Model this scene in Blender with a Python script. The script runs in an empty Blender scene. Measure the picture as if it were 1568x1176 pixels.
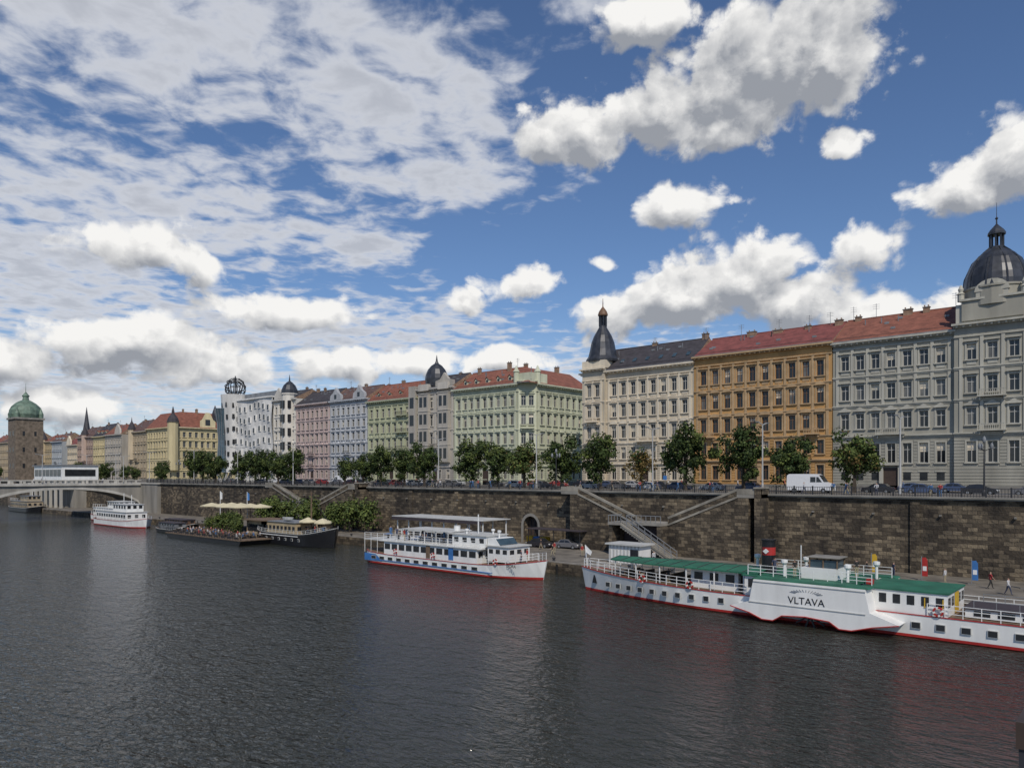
import bpy, math, random
from mathutils import Vector, Matrix
R = random.Random(7)
scene = bpy.context.scene
def link(o): scene.collection.objects.link(o)

# ------------------------------------------------------------------ materials
def new_mat(name):
    m = bpy.data.materials.new(name); m.use_nodes = True
    nt = m.node_tree
    return m, nt, nt.nodes['Principled BSDF']
def mat(name, col, rough=.8, var=.15, scale=1.0, bump=0.0, bscale=None, metal=0.0, streak=False):
    m, nt, b = new_mat(name)
    N = nt.nodes; L = nt.links
    geo = N.new('ShaderNodeNewGeometry')
    n = N.new('ShaderNodeTexNoise'); n.inputs['Scale'].default_value = scale; n.inputs['Detail'].default_value = 4
    if streak:
        mp = N.new('ShaderNodeMapping'); mp.inputs['Scale'].default_value = (1, 1, .18)
        L.new(geo.outputs['Position'], mp.inputs['Vector']); L.new(mp.outputs[0], n.inputs['Vector'])
    else:
        L.new(geo.outputs['Position'], n.inputs['Vector'])
    r = N.new('ShaderNodeValToRGB')
    c2 = tuple(c * (1 + var) for c in col)
    c1 = tuple(c * (1 - var) for c in col)
    r.color_ramp.elements[0].position = .3; r.color_ramp.elements[1].position = .7
    r.color_ramp.elements[0].color = (*c1, 1); r.color_ramp.elements[1].color = (*c2, 1)
    L.new(n.outputs['Fac'], r.inputs['Fac']); L.new(r.outputs['Color'], b.inputs['Base Color'])
    b.inputs['Roughness'].default_value = rough; b.inputs['Metallic'].default_value = metal
    if bump:
        n2 = N.new('ShaderNodeTexNoise'); n2.inputs['Scale'].default_value = bscale or scale * 6; n2.inputs['Detail'].default_value = 2
        L.new(geo.outputs['Position'], n2.inputs['Vector'])
        bp = N.new('ShaderNodeBump'); bp.inputs['Strength'].default_value = .7; bp.inputs['Distance'].default_value = bump
        L.new(n2.outputs['Fac'], bp.inputs['Height']); L.new(bp.outputs[0], b.inputs['Normal'])
    return m

M = {}
def defm(key, *a, **k): M[key] = mat(key, *a, **k)
FAC = dict(greygreen=(.34, .325, .27), orange=(.50, .29, .11), cream=(.54, .47, .355), palegreen=(.43, .44, .32),
           stonebeige=(.40, .37, .32), olive=(.36, .37, .24), bluegrey=(.39, .40, .41), pink=(.42, .33, .30),
           whitewash=(.57, .54, .48), yellow=(.54, .46, .27), sand=(.38, .31, .21), rose=(.35, .26, .21), ochre=(.38, .30, .18),
           paleblue=(.35, .37, .38), concrete=(.58, .57, .54))
for k, c in FAC.items():
    defm('wall_' + k, c, .9, .22, .35, streak=True)
    defm('trim_' + k, tuple(min(.75, x * 1.2 + .03) for x in c), .85, .18, .8, streak=True)
defm('trim_orange2', (.45, .31, .17), .85, .2, .8)
defm('plinth', (.20, .19, .17), .9, .2, .8)
defm('frame_white', (.50, .49, .45), .6, .05)
defm('frame_brown', (.16, .09, .05), .6, .05)
defm('door_wood', (.06, .04, .03), .6, .2, 3)
defm('slate', (.045, .045, .052), .55, .3, .8)
defm('copper', (.13, .19, .14), .6, .4, .6)
defm('domedark', (.045, .048, .055), .4, .4, .8, metal=.2)
defm('zinc', (.20, .21, .22), .5, .2, .6)
defm('lamp_grey', (.42, .42, .41), .5, .1, .6)
defm('chimney', (.27, .18, .12), .9, .35, 1.2)
defm('iron', (.03, .03, .032), .5, .1)
defm('steel', (.22, .23, .24), .4, .1)
defm('white_paint', (.76, .76, .73), .4, .09, .9, streak=True)
defm('dirty_white', (.52, .52, .49), .5, .14, .7)
defm('red_paint', (.40, .03, .025), .45, .2)
defm('ship_green', (.025, .14, .08), .6, .3, .6)
defm('black_paint', (.012, .012, .014), .35, .1)
defm('blue_paint', (.05, .17, .42), .45, .15)
defm('yellow_paint', (.6, .38, .03), .5, .1)
defm('canvas_cream', (.62, .55, .36), .9, .08)
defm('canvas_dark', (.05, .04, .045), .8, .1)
defm('wood_deck', (.16, .11, .07), .8, .25, 2)
defm('asphalt', (.055, .055, .056), .9, .2, .5)
defm('paving', (.17, .15, .12), .9, .35, .5, bump=.03, bscale=5)
defm('kerb', (.25, .23, .2), .85, .25)
defm('marking', (.7, .7, .68), .8, .05)
defm('earth', (.10, .11, .06), .95, .3, .05)
defm('concrete', (.25, .235, .205), .9, .3, .4, streak=True)
defm('concrete_stair', (.25, .23, .19), .9, .4, .5, streak=True)
defm('concrete_pale', (.45, .43, .38), .9, .2, .4, streak=True)
defm('bark', (.07, .055, .04), .95, .3, 3)
defm('tyre', (.015, .015, .015), .8, .1)
defm('skin', (.45, .27, .19), .6, .05)
defm('hair', (.04, .025, .015), .8, .2)
defm('granite_tower', (.17, .135, .10), .9, .4, .9, bump=.08, bscale=2)
for i, c in enumerate([(.05, .06, .1), (.5, .5, .5), (.35, .04, .04), (.06, .14, .28), (.03, .03, .03), (.35, .3, .2)]):
    defm('cloth%d' % i, c, .9, .1, 4)
for i, c in enumerate([(.45, .46, .47), (.03, .03, .035), (.3, .03, .03), (.07, .1, .18), (.72, .72, .72), (.15, .15, .16)]):
    defm('carpaint%d' % i, c, .25, .03)

def glassmat(name, col, rough):
    m, nt, b = new_mat(name); N = nt.nodes; L = nt.links
    geo = N.new('ShaderNodeNewGeometry'); n = N.new('ShaderNodeTexNoise'); n.inputs['Scale'].default_value = .9; n.inputs['Detail'].default_value = 1
    L.new(geo.outputs['Position'], n.inputs['Vector'])
    r = N.new('ShaderNodeValToRGB'); r.color_ramp.elements[0].color = (*[c * .5 for c in col], 1); r.color_ramp.elements[1].color = (*[c * 1.6 for c in col], 1)
    L.new(n.outputs['Fac'], r.inputs['Fac']); L.new(r.outputs[0], b.inputs['Base Color'])
    b.inputs['Roughness'].default_value = rough; b.inputs['Specular IOR Level'].default_value = .55
    M[name] = m
glassmat('glass', (.022, .024, .027), .12)
glassmat('glass_curtain', (.14, .14, .13), .3)
glassmat('glass_blue', (.05, .08, .10), .08)

def tilemat(name, col, rows=2.6, var=.34):
    m, nt, b = new_mat(name); N = nt.nodes; L = nt.links
    geo = N.new('ShaderNodeNewGeometry')
    n = N.new('ShaderNodeTexNoise'); n.inputs['Scale'].default_value = .7; n.inputs['Detail'].default_value = 8; n.inputs['Roughness'].default_value = .7
    mp = N.new('ShaderNodeMapping'); mp.inputs['Scale'].default_value = (1, 1, 2.2); L.new(geo.outputs['Position'], mp.inputs[0]); L.new(mp.outputs[0], n.inputs['Vector'])
    r = N.new('ShaderNodeValToRGB'); r.color_ramp.elements[0].position = .35; r.color_ramp.elements[1].position = .65
    r.color_ramp.elements[0].color = (*[c * (1 - var) for c in col], 1); r.color_ramp.elements[1].color = (*[c * (1 + var) for c in col], 1)
    L.new(n.outputs['Fac'], r.inputs['Fac']); L.new(r.outputs[0], b.inputs['Base Color'])
    b.inputs['Roughness'].default_value = .85; M[name] = m
tilemat('tile_red', (.225, .085, .055)); tilemat('tile_crimson', (.205, .062, .052)); tilemat('tile_brown', (.12, .07, .058)); tilemat('tile_slate', (.05, .045, .05))

def stonemat():
    m, nt, b = new_mat('granite_blocks'); N = nt.nodes; L = nt.links
    geo = N.new('ShaderNodeNewGeometry'); sp = N.new('ShaderNodeSeparateXYZ'); L.new(geo.outputs['Position'], sp.inputs[0])
    cb = N.new('ShaderNodeCombineXYZ')
    s = N.new('ShaderNodeMath'); s.operation = 'ADD'; L.new(sp.outputs['X'], s.inputs[0]); L.new(sp.outputs['Y'], s.inputs[1])
    L.new(s.outputs[0], cb.inputs['X']); L.new(sp.outputs['Z'], cb.inputs['Y'])
    # slightly wobbly joints
    wn = N.new('ShaderNodeTexNoise'); wn.inputs['Scale'].default_value = 1.1; wn.inputs['Detail'].default_value = 2; L.new(cb.outputs[0], wn.inputs['Vector'])
    wv = N.new('ShaderNodeVectorMath'); wv.operation = 'MULTIPLY_ADD'; L.new(wn.outputs['Color'], wv.inputs[0]); wv.inputs[1].default_value = (.22, .10, 0); L.new(cb.outputs[0], wv.inputs[2])
    br = N.new('ShaderNodeTexBrick'); L.new(wv.outputs[0], br.inputs['Vector'])
    br.inputs['Scale'].default_value = 1; br.inputs['Brick Width'].default_value = 1.0; br.inputs['Row Height'].default_value = .48
    br.inputs['Mortar Size'].default_value = .03; br.inputs['Mortar Smooth'].default_value = .5; br.inputs['Bias'].default_value = -.25
    br.inputs['Color1'].default_value = (.068, .055, .041, 1); br.inputs['Color2'].default_value = (.27, .222, .16, 1); br.inputs['Mortar'].default_value = (.085, .072, .056, 1)
    n = N.new('ShaderNodeTexNoise'); n.inputs['Scale'].default_value = .2; n.inputs['Detail'].default_value = 8; n.inputs['Roughness'].default_value = .72
    mp = N.new('ShaderNodeMapping'); mp.inputs['Scale'].default_value = (1, 1, .6); L.new(geo.outputs['Position'], mp.inputs[0]); L.new(mp.outputs[0], n.inputs['Vector'])
    r = N.new('ShaderNodeValToRGB'); r.color_ramp.elements[0].position = .40; r.color_ramp.elements[0].color = (.40, .39, .38, 1)
    r.color_ramp.elements[1].position = .62; r.color_ramp.elements[1].color = (1.2, 1.15, 1.03, 1)
    L.new(n.outputs['Fac'], r.inputs[0])
    mx = N.new('ShaderNodeMix'); mx.data_type = 'RGBA'; mx.blend_type = 'MULTIPLY'; mx.inputs['Factor'].default_value = 1
    L.new(br.outputs['Color'], mx.inputs[6]); L.new(r.outputs[0], mx.inputs[7]); L.new(mx.outputs[2], b.inputs['Base Color'])
    n2 = N.new('ShaderNodeTexNoise'); n2.inputs['Scale'].default_value = 3.2; n2.inputs['Detail'].default_value = 4; L.new(geo.outputs['Position'], n2.inputs['Vector'])
    su = N.new('ShaderNodeMath'); su.operation = 'MULTIPLY_ADD'; su.inputs[1].default_value = -.7; L.new(br.outputs['Fac'], su.inputs[0]); L.new(n2.outputs['Fac'], su.inputs[2])
    bp = N.new('ShaderNodeBump'); bp.inputs['Distance'].default_value = .14; L.new(su.outputs[0], bp.inputs['Height']); L.new(bp.outputs[0], b.inputs['Normal'])
    b.inputs['Roughness'].default_value = .9; M['granite'] = m
stonemat()

def watermat():
    m, nt, b = new_mat('river_water'); N = nt.nodes; L = nt.links
    geo = N.new('ShaderNodeNewGeometry')
    prev = None
    for sc, dist, st, rot in ((.42, .38, (1, 1.9, 1), .5), (1.7, .20, (1, 1.8, 1), .95)):
        mp = N.new('ShaderNodeMapping'); mp.inputs['Scale'].default_value = st; mp.inputs['Rotation'].default_value = (0, 0, rot)
        L.new(geo.outputs['Position'], mp.inputs[0])
        n = N.new('ShaderNodeTexNoise'); n.noise_dimensions = '2D'; n.inputs['Scale'].default_value = sc; n.inputs['Detail'].default_value = 3; n.inputs['Roughness'].default_value = .55
        n.inputs['Distortion'].default_value = .4
        L.new(mp.outputs[0], n.inputs['Vector'])
        bp = N.new('ShaderNodeBump'); bp.inputs['Distance'].default_value = dist; bp.inputs['Strength'].default_value = 1
        L.new(n.outputs['Fac'], bp.inputs['Height'])
        if prev: L.new(prev.outputs[0], bp.inputs['Normal'])
        prev = bp
    L.new(prev.outputs[0], b.inputs['Normal'])
    b.inputs['Base Color'].default_value = (.032, .034, .026, 1); b.inputs['Roughness'].default_value = .05
    b.inputs['IOR'].default_value = 1.38
    M['water'] = m
watermat()

def leafmat(name, col):
    m, nt, b = new_mat(name); N = nt.nodes; L = nt.links; geo = N.new('ShaderNodeNewGeometry')
    n = N.new('ShaderNodeTexNoise'); n.inputs['Scale'].default_value = 1.1; n.inputs['Detail'].default_value = 1; L.new(geo.outputs['Position'], n.inputs['Vector'])
    r = N.new('ShaderNodeValToRGB'); r.color_ramp.elements[0].position = .35; r.color_ramp.elements[1].position = .65
    r.color_ramp.elements[0].color = (*[c * .6 for c in col], 1); r.color_ramp.elements[1].color = (*[c * 1.5 for c in col], 1)
    L.new(n.outputs['Fac'], r.inputs[0]); L.new(r.outputs[0], b.inputs['Base Color']); b.inputs['Roughness'].default_value = .7
    b.inputs['Specular IOR Level'].default_value = .2
    M[name] = m
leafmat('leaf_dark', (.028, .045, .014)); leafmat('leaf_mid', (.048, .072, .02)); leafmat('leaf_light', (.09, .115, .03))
leafmat('leaf_brown', (.13, .09, .03))

# ------------------------------------------------------------------ builder
class G:
    def __init__(s, name, loc=(0, 0, 0)):
        s.name = name; s.loc = Vector(loc); s.p = {}; s.extra = []
    def st(s, part, m):
        k = (part, m)
        if k not in s.p: s.p[k] = ([], [])
        return s.p[k]
    def poly(s, part, m, pts):
        v, f = s.st(part, m); n = len(v); v.extend(pts); f.append(tuple(range(n, n + len(pts))))
    def corners(s, part, m, c):
        v, f = s.st(part, m); n = len(v); v.extend(c)
        for q in ((0, 3, 2, 1), (4, 5, 6, 7), (0, 1, 5, 4), (1, 2, 6, 5), (2, 3, 7, 6), (3, 0, 4, 7)):
            f.append(tuple(n + i for i in q))
    def box(s, part, m, x0, x1, y0, y1, z0, z1):
        s.corners(part, m, [(x0, y0, z0), (x1, y0, z0), (x1, y1, z0), (x0, y1, z0), (x0, y0, z1), (x1, y0, z1), (x1, y1, z1), (x0, y1, z1)])
    def bar(s, part, m, p, q, r, r2=None):
        p = Vector(p); q = Vector(q); d = (q - p)
        if d.length < 1e-6: return
        d.normalize(); up = Vector((0, 0, 1)) if abs(d.z) < .9 else Vector((1, 0, 0))
        a = d.cross(up).normalized(); b = d.cross(a).normalized(); r2 = r if r2 is None else r2
        c = [p + (a * i + b * j) * r for i, j in ((-1, -1), (1, -1), (1, 1), (-1, 1))] + [q + (a * i + b * j) * r2 for i, j in ((-1, -1), (1, -1), (1, 1), (-1, 1))]
        s.corners(part, m, [tuple(x) for x in c])
    def lathe(s, part, m, cx, cy, prof, n=16, sx=1, sy=1, a0=0):
        v, f = s.st(part, m); b = len(v)
        for r, z in prof:
            for i in range(n):
                a = a0 + 2 * math.pi * i / n; v.append((cx + r * sx * math.cos(a), cy + r * sy * math.sin(a), z))
        for j in range(len(prof) - 1):
            for i in range(n):
                f.append((b + j * n + i, b + j * n + (i + 1) % n, b + (j + 1) * n + (i + 1) % n, b + (j + 1) * n + i))
        f.append(tuple(b + (len(prof) - 1) * n + i for i in range(n)))
        f.append(tuple(b + i for i in reversed(range(n))))
    def prism(s, part, m, pts, y0, y1):
        s.poly(part, m, [(x, y0, z) for x, z in pts]); s.poly(part, m, [(x, y1, z) for x, z in reversed(pts)])
        for i in range(len(pts)):
            a = pts[i]; b = pts[(i + 1) % len(pts)]
            s.poly(part, m, [(a[0], y0, a[1]), (a[0], y1, a[1]), (b[0], y1, b[1]), (b[0], y0, b[1])])
    def build(s):
        e = bpy.data.objects.new(s.name, None); e.location = s.loc; e.empty_display_size = .5; link(e)
        byp = {}
        for (part, m), vf in s.p.items(): byp.setdefault(part, []).append((m, vf))
        for part, lst in byp.items():
            me = s._mesh(part, lst); o = bpy.data.objects.new(part, me); o.parent = e; link(o)
        for o in s.extra:
            o.parent = e; o.location = Vector(o.location) - s.loc; link(o)
        return e
    def _mesh(s, name, lst):
        vs = []; fs = []; mi = []; me = bpy.data.meshes.new(name)
        for k, (m, (v, f)) in enumerate(lst):
            n = len(vs); vs += [(a[0] - s.loc.x, a[1] - s.loc.y, a[2] - s.loc.z) for a in v]
            fs += [tuple(i + n for i in q) for q in f]; mi += [k] * len(f); me.materials.append(M[m])
        me.from_pydata(vs, [], fs); me.polygons.foreach_set('material_index', mi); me.update()
        return me
    def mesh(s):
        return s._mesh(s.name, [(k[1], vf) for k, vf in s.p.items()])
def place(name, me, loc, rz=0, sc=1):
    o = bpy.data.objects.new(name, me); o.location = loc; o.rotation_euler = (0, 0, rz)
    o.scale = (sc, sc, sc) if not isinstance(sc, tuple) else sc; link(o); return o

# ------------------------------------------------------------------ facades
ST = 10.4
class Fc:
    def __init__(s, g, p0, p1):
        s.g = g; s.p = Vector(p0); d = Vector(p1) - s.p; s.W = d.length; s.d = d.normalized(); s.o = Vector((s.d.y, -s.d.x))
    def P(s, a, o, z):
        q = s.p + s.d * a + s.o * o; return (q.x, q.y, z)
    def box(s, part, m, a0, a1, o0, o1, z0, z1):
        P = s.P
        s.g.corners(part, m, [P(a0, o0, z0), P(a1, o0, z0), P(a1, o1, z0), P(a0, o1, z0), P(a0, o0, z1), P(a1, o0, z1), P(a1, o1, z1), P(a0, o1, z1)])
    def quad(s, part, m, a0, a1, z0, z1, o=0):
        P = s.P; s.g.poly(part, m, [P(a0, o, z0), P(a1, o, z0), P(a1, o, z1), P(a0, o, z1)])
    def balcony(s, a0, a1, z, tm, stone=False):
        s.box('balcony', tm, a0, a1, -.02, 1.1, z, z + .2)
        for q in (a0 + .2, a1 - .4): s.box('balcony', tm, q, q + .2, -.02, .8, z - .5, z - .003)
        n = max(2, int((a1 - a0) / .28))
        for k in range(n + 1):
            a = a0 + .06 + (a1 - a0 - .12) * k / n
            s.box('balcony', tm if stone else 'iron', a - (.05 if stone else .02), a + (.05 if stone else .02), 1.0, 1.05, z + .2, z + 1.1)
        s.box('balcony', tm if stone else 'iron', a0, a1, .97, 1.09, z + 1.1, z + 1.18)
    def window(s, c, w, z0, h, wm, tm, st='flat', det=2, dep=.36, fm='frame_white'):
        a0 = c - w / 2; a1 = c + w / 2; z1 = z0 + h; P = s.P; g = s.g
        for q in ([P(a0, 0, z0), P(a0, -dep, z0), P(a0, -dep, z1), P(a0, 0, z1)], [P(a1, 0, z0), P(a1, -dep, z0), P(a1, -dep, z1), P(a1, 0, z1)],
                  [P(a0, 0, z1), P(a1, 0, z1), P(a1, -dep, z1), P(a0, -dep, z1)], [P(a0, 0, z0), P(a1, 0, z0), P(a1, -dep, z0), P(a0, -dep, z0)]):
            g.poly('walls', wm, q)
        s.quad('windows', R.choice(['glass', 'glass', 'glass', 'glass', 'glass_curtain']), a0, a1, z0, z1, -dep + .02)
        if R.random() < .25 and det > 1: s.quad('blinds', 'trim_cream', a0 + .08, a1 - .08, z0 + h * R.uniform(.4, .75), z1 - .08, -dep + .028)
        f = .07; o0 = -dep + .03; o1 = -dep + .10
        s.box('window_frames', fm, a0, a0 + f, o0, o1, z0, z1); s.box('window_frames', fm, a1 - f, a1, o0, o1, z0, z1)
        s.box('window_frames', fm, c - .045, c + .045, o0, o1, z0, z1)
        if det > 1:
            s.box('window_frames', fm, a0 + f, a1 - f, o0, o1 - .01, z1 - f, z1); s.box('window_frames', fm, a0 + f, a1 - f, o0, o1 - .01, z0, z0 + f)
            s.box('window_frames', fm, a0 + f, a1 - f, o0, o1 - .01, z0 + h * .66, z0 + h * .66 + .09)
        e = .012; t = .24
        if st != 'none':
            s.box('trim', tm, a0 - t, a0 - e, -.03, .09, z0, z1 + e); s.box('trim', tm, a1 + e, a1 + t, -.03, .09, z0, z1 + e)
            s.box('trim', tm, a0 - t, a1 + t, -.03, .093, z1 + e, z1 + .22)
            s.box('trim', tm, a0 - t - .08, a1 + t + .08, -.03, .28, z0 - .2, z0 - e)
            if st == 'apron': s.box('trim', tm, a0, a1, -.03, .07, z0 - .85, z0 - .22); st = 'flat'
            if st in ('flat', 'tri', 'arc'):
                s.box('trim', tm, a0 - t - .12, a1 + t + .12, -.03, .38, z1 + .42, z1 + .58)
                s.box('trim', tm, a0 - t, a0 - .02, -.03, .2, z1 + .22, z1 + .42); s.box('trim', tm, a1 + .02, a1 + t, -.03, .2, z1 + .22, z1 + .42)
            if st in ('tri', 'arc'):
                A = a0 - t - .12; B = a1 + t + .12; zz = z1 + .58
                if st == 'tri': pts = [(A, zz), (B, zz), (c, zz + .62)]
                else: pts = [(A, zz)] + [(c + (B - A) / 2 * math.cos(math.pi - k * math.pi / 6) * .96, zz + .55 * math.sin(k * math.pi / 6)) for k in range(0, 7)] + [(B, zz)]
                g.poly('trim', tm, [P(a, .34, z) for a, z in pts])
                for i in range(1, len(pts)):
                    (x0, w0), (x1, w1) = pts[i], pts[(i + 1) % len(pts)]
                    g.poly('trim', tm, [P(x0, .34, w0), P(x1, .34, w1), P(x1, -.02, w1), P(x0, -.02, w0)])
    def floor(s, fl, n, wm, tm, margin, det, fm):
        z0, z1, wz, wh, ww, st = fl[:6]; rust = len(fl) > 6 and fl[6]
        pitch = (s.W - 2 * margin) / n; cs = [margin + pitch * (i + .5) for i in range(n)]
        s.quad('walls', wm, 0, s.W, z0, wz); s.quad('walls', wm, 0, s.W, wz + wh, z1)
        edges = [0]
        for c in cs: edges += [c - ww / 2, c + ww / 2]
        edges.append(s.W)
        for i in range(0, len(edges), 2): s.quad('walls', wm, edges[i], edges[i + 1], wz, wz + wh)
        for c in cs: s.window(c, ww, wz, wh, wm, tm, st, det, fm=fm)
        if rust:
            z = z0 + .03
            while z + .45 < z1 - .1:
                if z + .42 < wz - .25 or z > wz + wh + .3: s.box('rustication', wm, 0, s.W, -.02, .07, z, z + .42)
                else:
                    for i in range(0, len(edges), 2):
                        A = edges[i] + (.3 if i else 0); B = edges[i + 1] - (.3 if i < len(edges) - 2 else 0)
                        if B - A > .2: s.box('rustication', wm, A, B, -.02, .07, z, z + .42)
                z += .52
    def run(s, floors, n, wm, tm, eave, margin=.8, det=2, fm='frame_white', pil=0):
        for i, fl in enumerate(floors):
            s.floor(fl, n, wm, tm, margin, det, fm)
            z = fl[1]
            if i < len(floors) - 1:
                big = (i == 0)
                s.box('cornices', tm, -.05, s.W + .05, -.03, .42 if big else .26, z - .16, z + .06)
                s.box('cornices', tm, 0, s.W, -.03, .2 if big else .12, z - .42, z - .165)
        zt = floors[-1][1]
        s.quad('walls', wm, 0, s.W, zt, eave)
        s.box('cornices', tm, -.02, s.W + .02, -.03, .22, zt + .0, zt + .22)
        s.box('cornices', tm, -.25, s.W + .25, -.03, .95, eave - .32, eave); s.box('cornices', tm, -.1, s.W + .1, -.03, .45, eave - .6, eave - .323)
        if det > 1:
            k = int(s.W / .95)
            for i in range(k):
                a = (i + .5) * s.W / k; s.box('cornices', tm, a - .14, a + .14, -.03, .78, eave - .62, eave - .325)
        if pil:
            pitch = (s.W - 2 * margin) / n; zb = floors[-pil][0]
            for i in range(n + 1):
                a = margin + pitch * i; s.box('trim', tm, a - .25, a + .25, -.03, .15, zb + .07, zt)
        s.box('plinth', 'plinth', -.03, s.W + .03, -.03, .12, ST, ST + .9)

def mkfloors(levels, styles, ww=1.25, frac=.56, rust=1):
    out = []
    for i in range(len(levels) - 1):
        z0, z1 = levels[i], levels[i + 1]; h = z1 - z0
        wh = h * frac; wz = z0 + h * .24
        if i == 0: wz = z0 + h * .32; wh = h * .5
        out.append((z0, z1, wz, wh, ww, styles[i], i < rust))
    return out

def roof(g, x0, x1, y0, y1, z, h, m, hl=0, hr=0, run=None, over=.6):
    run = run or (y1 - y0) / 2; yr = y0 + run; z0 = z + .02
    a, b = (x0, y0 - over, z0), (x1, y0 - over, z0); c, d = (x1 - hr, yr, z + h), (x0 + hl, yr, z + h)
    e, f = (x1, y1, z0), (x0, y1, z0)
    g.poly('roof', m, [a, b, c, d])
    g.poly('roof', m, [c, e, f, d]); g.poly('roof' if hr else 'gables', m if hr else 'chimney', [b, e, c]); g.poly('roof' if hl else 'gables', m if hl else 'chimney', [a, d, f])
    g.bar('roof_ridge', m, d, c, .14)
    g.box('gutter', 'zinc', x0, x1, y0 - over - .22, y0 - over + .02, z + .03, z + .17)
    # roof hatches, vents, snow rail
    for k in range(int((x1 - x0) / 4)):
        x = R.uniform(x0 + 1.5, x1 - 1.5); t = R.uniform(.3, .8); yy = y0 - over + (run + over) * t; zz = z + h * t
        g.box('roof_hatches', 'zinc', x - .35, x + .35, yy - .1, yy + .5, zz, zz + .38)
    for k in range(int((x1 - x0) / 5)):
        x = R.uniform(x0 + 1.5, x1 - 1.5); yy = y0 - over + (run + over) * .7; g.bar('vent_pipes', 'zinc', (x, yy, z + h * .6), (x, yy, z + h * .7 + 1.0), .07)
    yy = y0 - over + (run + over) * .12; g.bar('snow_guard', 'iron', (x0 + .2, yy, z + h * .12 + .22), (x1 - .2, yy, z + h * .12 + .22), .03)
def chimney(g, x, y, z0, z1, w=.6, l=1.3):
    z1 -= R.uniform(.2, 1.0); l *= R.uniform(.6, 1.2)
    g.box('chimneys', 'chimney', x - l / 2, x + l / 2, y - w / 2, y + w / 2, z0, z1)
    g.box('chimneys', 'plinth', x - l / 2 - .1, x + l / 2 + .1, y - w / 2 - .1, y + w / 2 + .1, z1, z1 + .15)
    for k in (-.3, .3): g.lathe('chimney_pots', 'chimney', x + k * l, y, [(.13, z1 + .14), (.11, z1 + .5)], 8)
def antenna(g, x, y, z0, h):
    g.bar('antennas', 'steel', (x, y, z0), (x, y, z0 + h), .035)
    for k in range(3): g.bar('antennas', 'steel', (x - .6, y, z0 + h * (.7 + .12 * k)), (x + .6, y, z0 + h * (.7 + .12 * k)), .02)
def dormer(g, x, y, z, w=1.3, h=1.5, m='tile_red', wm='trim_cream', dep=2.5):
    g.box('dormers', wm, x - w / 2, x + w / 2, y, y + dep, z, z + h)
    g.box('dormers', 'glass', x - w / 2 + .18, x + w / 2 - .18, y - .03, y, z + .2, z + h - .15)
    g.poly('dormers', wm, [(x - w / 2, y - .003, z + h), (x + w / 2, y - .003, z + h), (x, y - .003, z + h + .6)])
    for sgn in (-1, 1):
        g.poly('dormers', m, [(x, y - .25, z + h + .65), (x + sgn * (w / 2 + .2), y - .25, z + h - .05), (x + sgn * (w / 2 + .2), y + dep, z + h - .05), (x, y + dep, z + h + .65)])
def shell(g, x0, x1, y0, y1, eave, wm, left=True, right=True):
    if left: g.poly('walls', wm, [(x0, y0, ST), (x0, y1, ST), (x0, y1, eave), (x0, y0, eave)])
    if right: g.poly('walls', wm, [(x1, y0, ST), (x1, y1, ST), (x1, y1, eave), (x1, y0, eave)])
    g.poly('walls', wm, [(x0, y1, ST), (x1, y1, ST), (x1, y1, eave), (x0, y1, eave)])
def door(f, c, w=2.2, h=4.2, tm='trim_cream', portal=False):
    f.box('door', 'door_wood', c - w / 2, c + w / 2, -.03, .12, ST, ST + h)
    for sg in (-1, 1):
        f.box('door', tm, c + sg * (w / 2 + .3) - .3, c + sg * (w / 2 + .3) + .3, -.03, .5 if portal else .25, ST, ST + h + .4)
    f.box('door', tm, c - w / 2 - .75, c + w / 2 + .75, -.03, .75 if portal else .35, ST + h + .4, ST + h + .9)

YB = 140.0
# 1 grey-green corner palace
g = G('grey_green_apartment_palace', (-35, 140, ST)); wm, tm = 'wall_greygreen', 'trim_greygreen'
fl = [(ST, 20.0, 15.2, 3.4, 1.35, 'plain', True), (20.0, 25.5, 21.3, 2.7, 1.35, 'tri'), (25.5, 30.7, 26.5, 2.6, 1.35, 'flat'), (30.7, 35.6, 31.9, 2.5, 1.35, 'apron')]
f = Fc(g, (-44.9, YB), (-25.5, YB)); f.run(fl, 7, wm, tm, 37.0, pil=2)
for i in range(7):
    c = .8 + (f.W - 1.6) / 7 * (i + .5)
    if i != 3:
        f.box('windows', 'glass', c - .6, c + .6, -.03, .08, 12.2, 13.6); f.box('trim', tm, c - .85, c + .85, -.03, .14, 13.65, 13.85)
door(f, .8 + (f.W - 1.6) / 7 * 3.5 - .0, 2.4, 4.0, tm, True)
f.balcony(7.4, 12, 20.1, tm, True)
f = Fc(g, (-25.5, YB - .7), (-14.8, YB - .7)); f.run(fl, 3, wm, tm, 37.8, margin=1.0, pil=3)
g.poly('walls', wm, [(-25.5, YB - .7, ST), (-25.5, YB + .1, ST), (-25.5, YB + .1, 38), (-25.5, YB - .7, 38)])
f2 = Fc(g, (-14.8, YB - .7), (-14.8, YB + 20)); f2.run(fl, 7, wm, tm, 37.2)
f.balcony(3.4, 7.3, 20.2, tm, True); f.balcony(3.4, 7.3, 25.7, tm, True)
g.box('attic', tm, -25.3, -15.2, YB - .5, YB + 9.5, 37.8, 41.0)
f = Fc(g, (-24.4, YB - .55), (-16, YB - .55))
f.box('attic', wm, .0, 8.4, -.5, .3, 38.2, 41.4); f.box('attic', tm, -.3, 8.7, -.5, .6, 41.4, 41.75)
f.box('attic', tm, 2.0, 6.4, -.5, .45, 41.75, 43.0)
pts = [(-20.2 + 2.4 * math.cos(k * math.pi / 10), 42.6 + 1.9 * math.sin(k * math.pi / 10)) for k in range(11)]
g.prism('attic', tm, pts, YB - 1.1, YB - .2)
pts = [(-20.2 + .8 * math.cos(k * math.pi / 8), 42.0 + .8 * math.sin(k * math.pi / 8)) for k in range(16)]
g.prism('attic', 'glass', pts, YB - 1.16, YB - .9)
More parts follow.
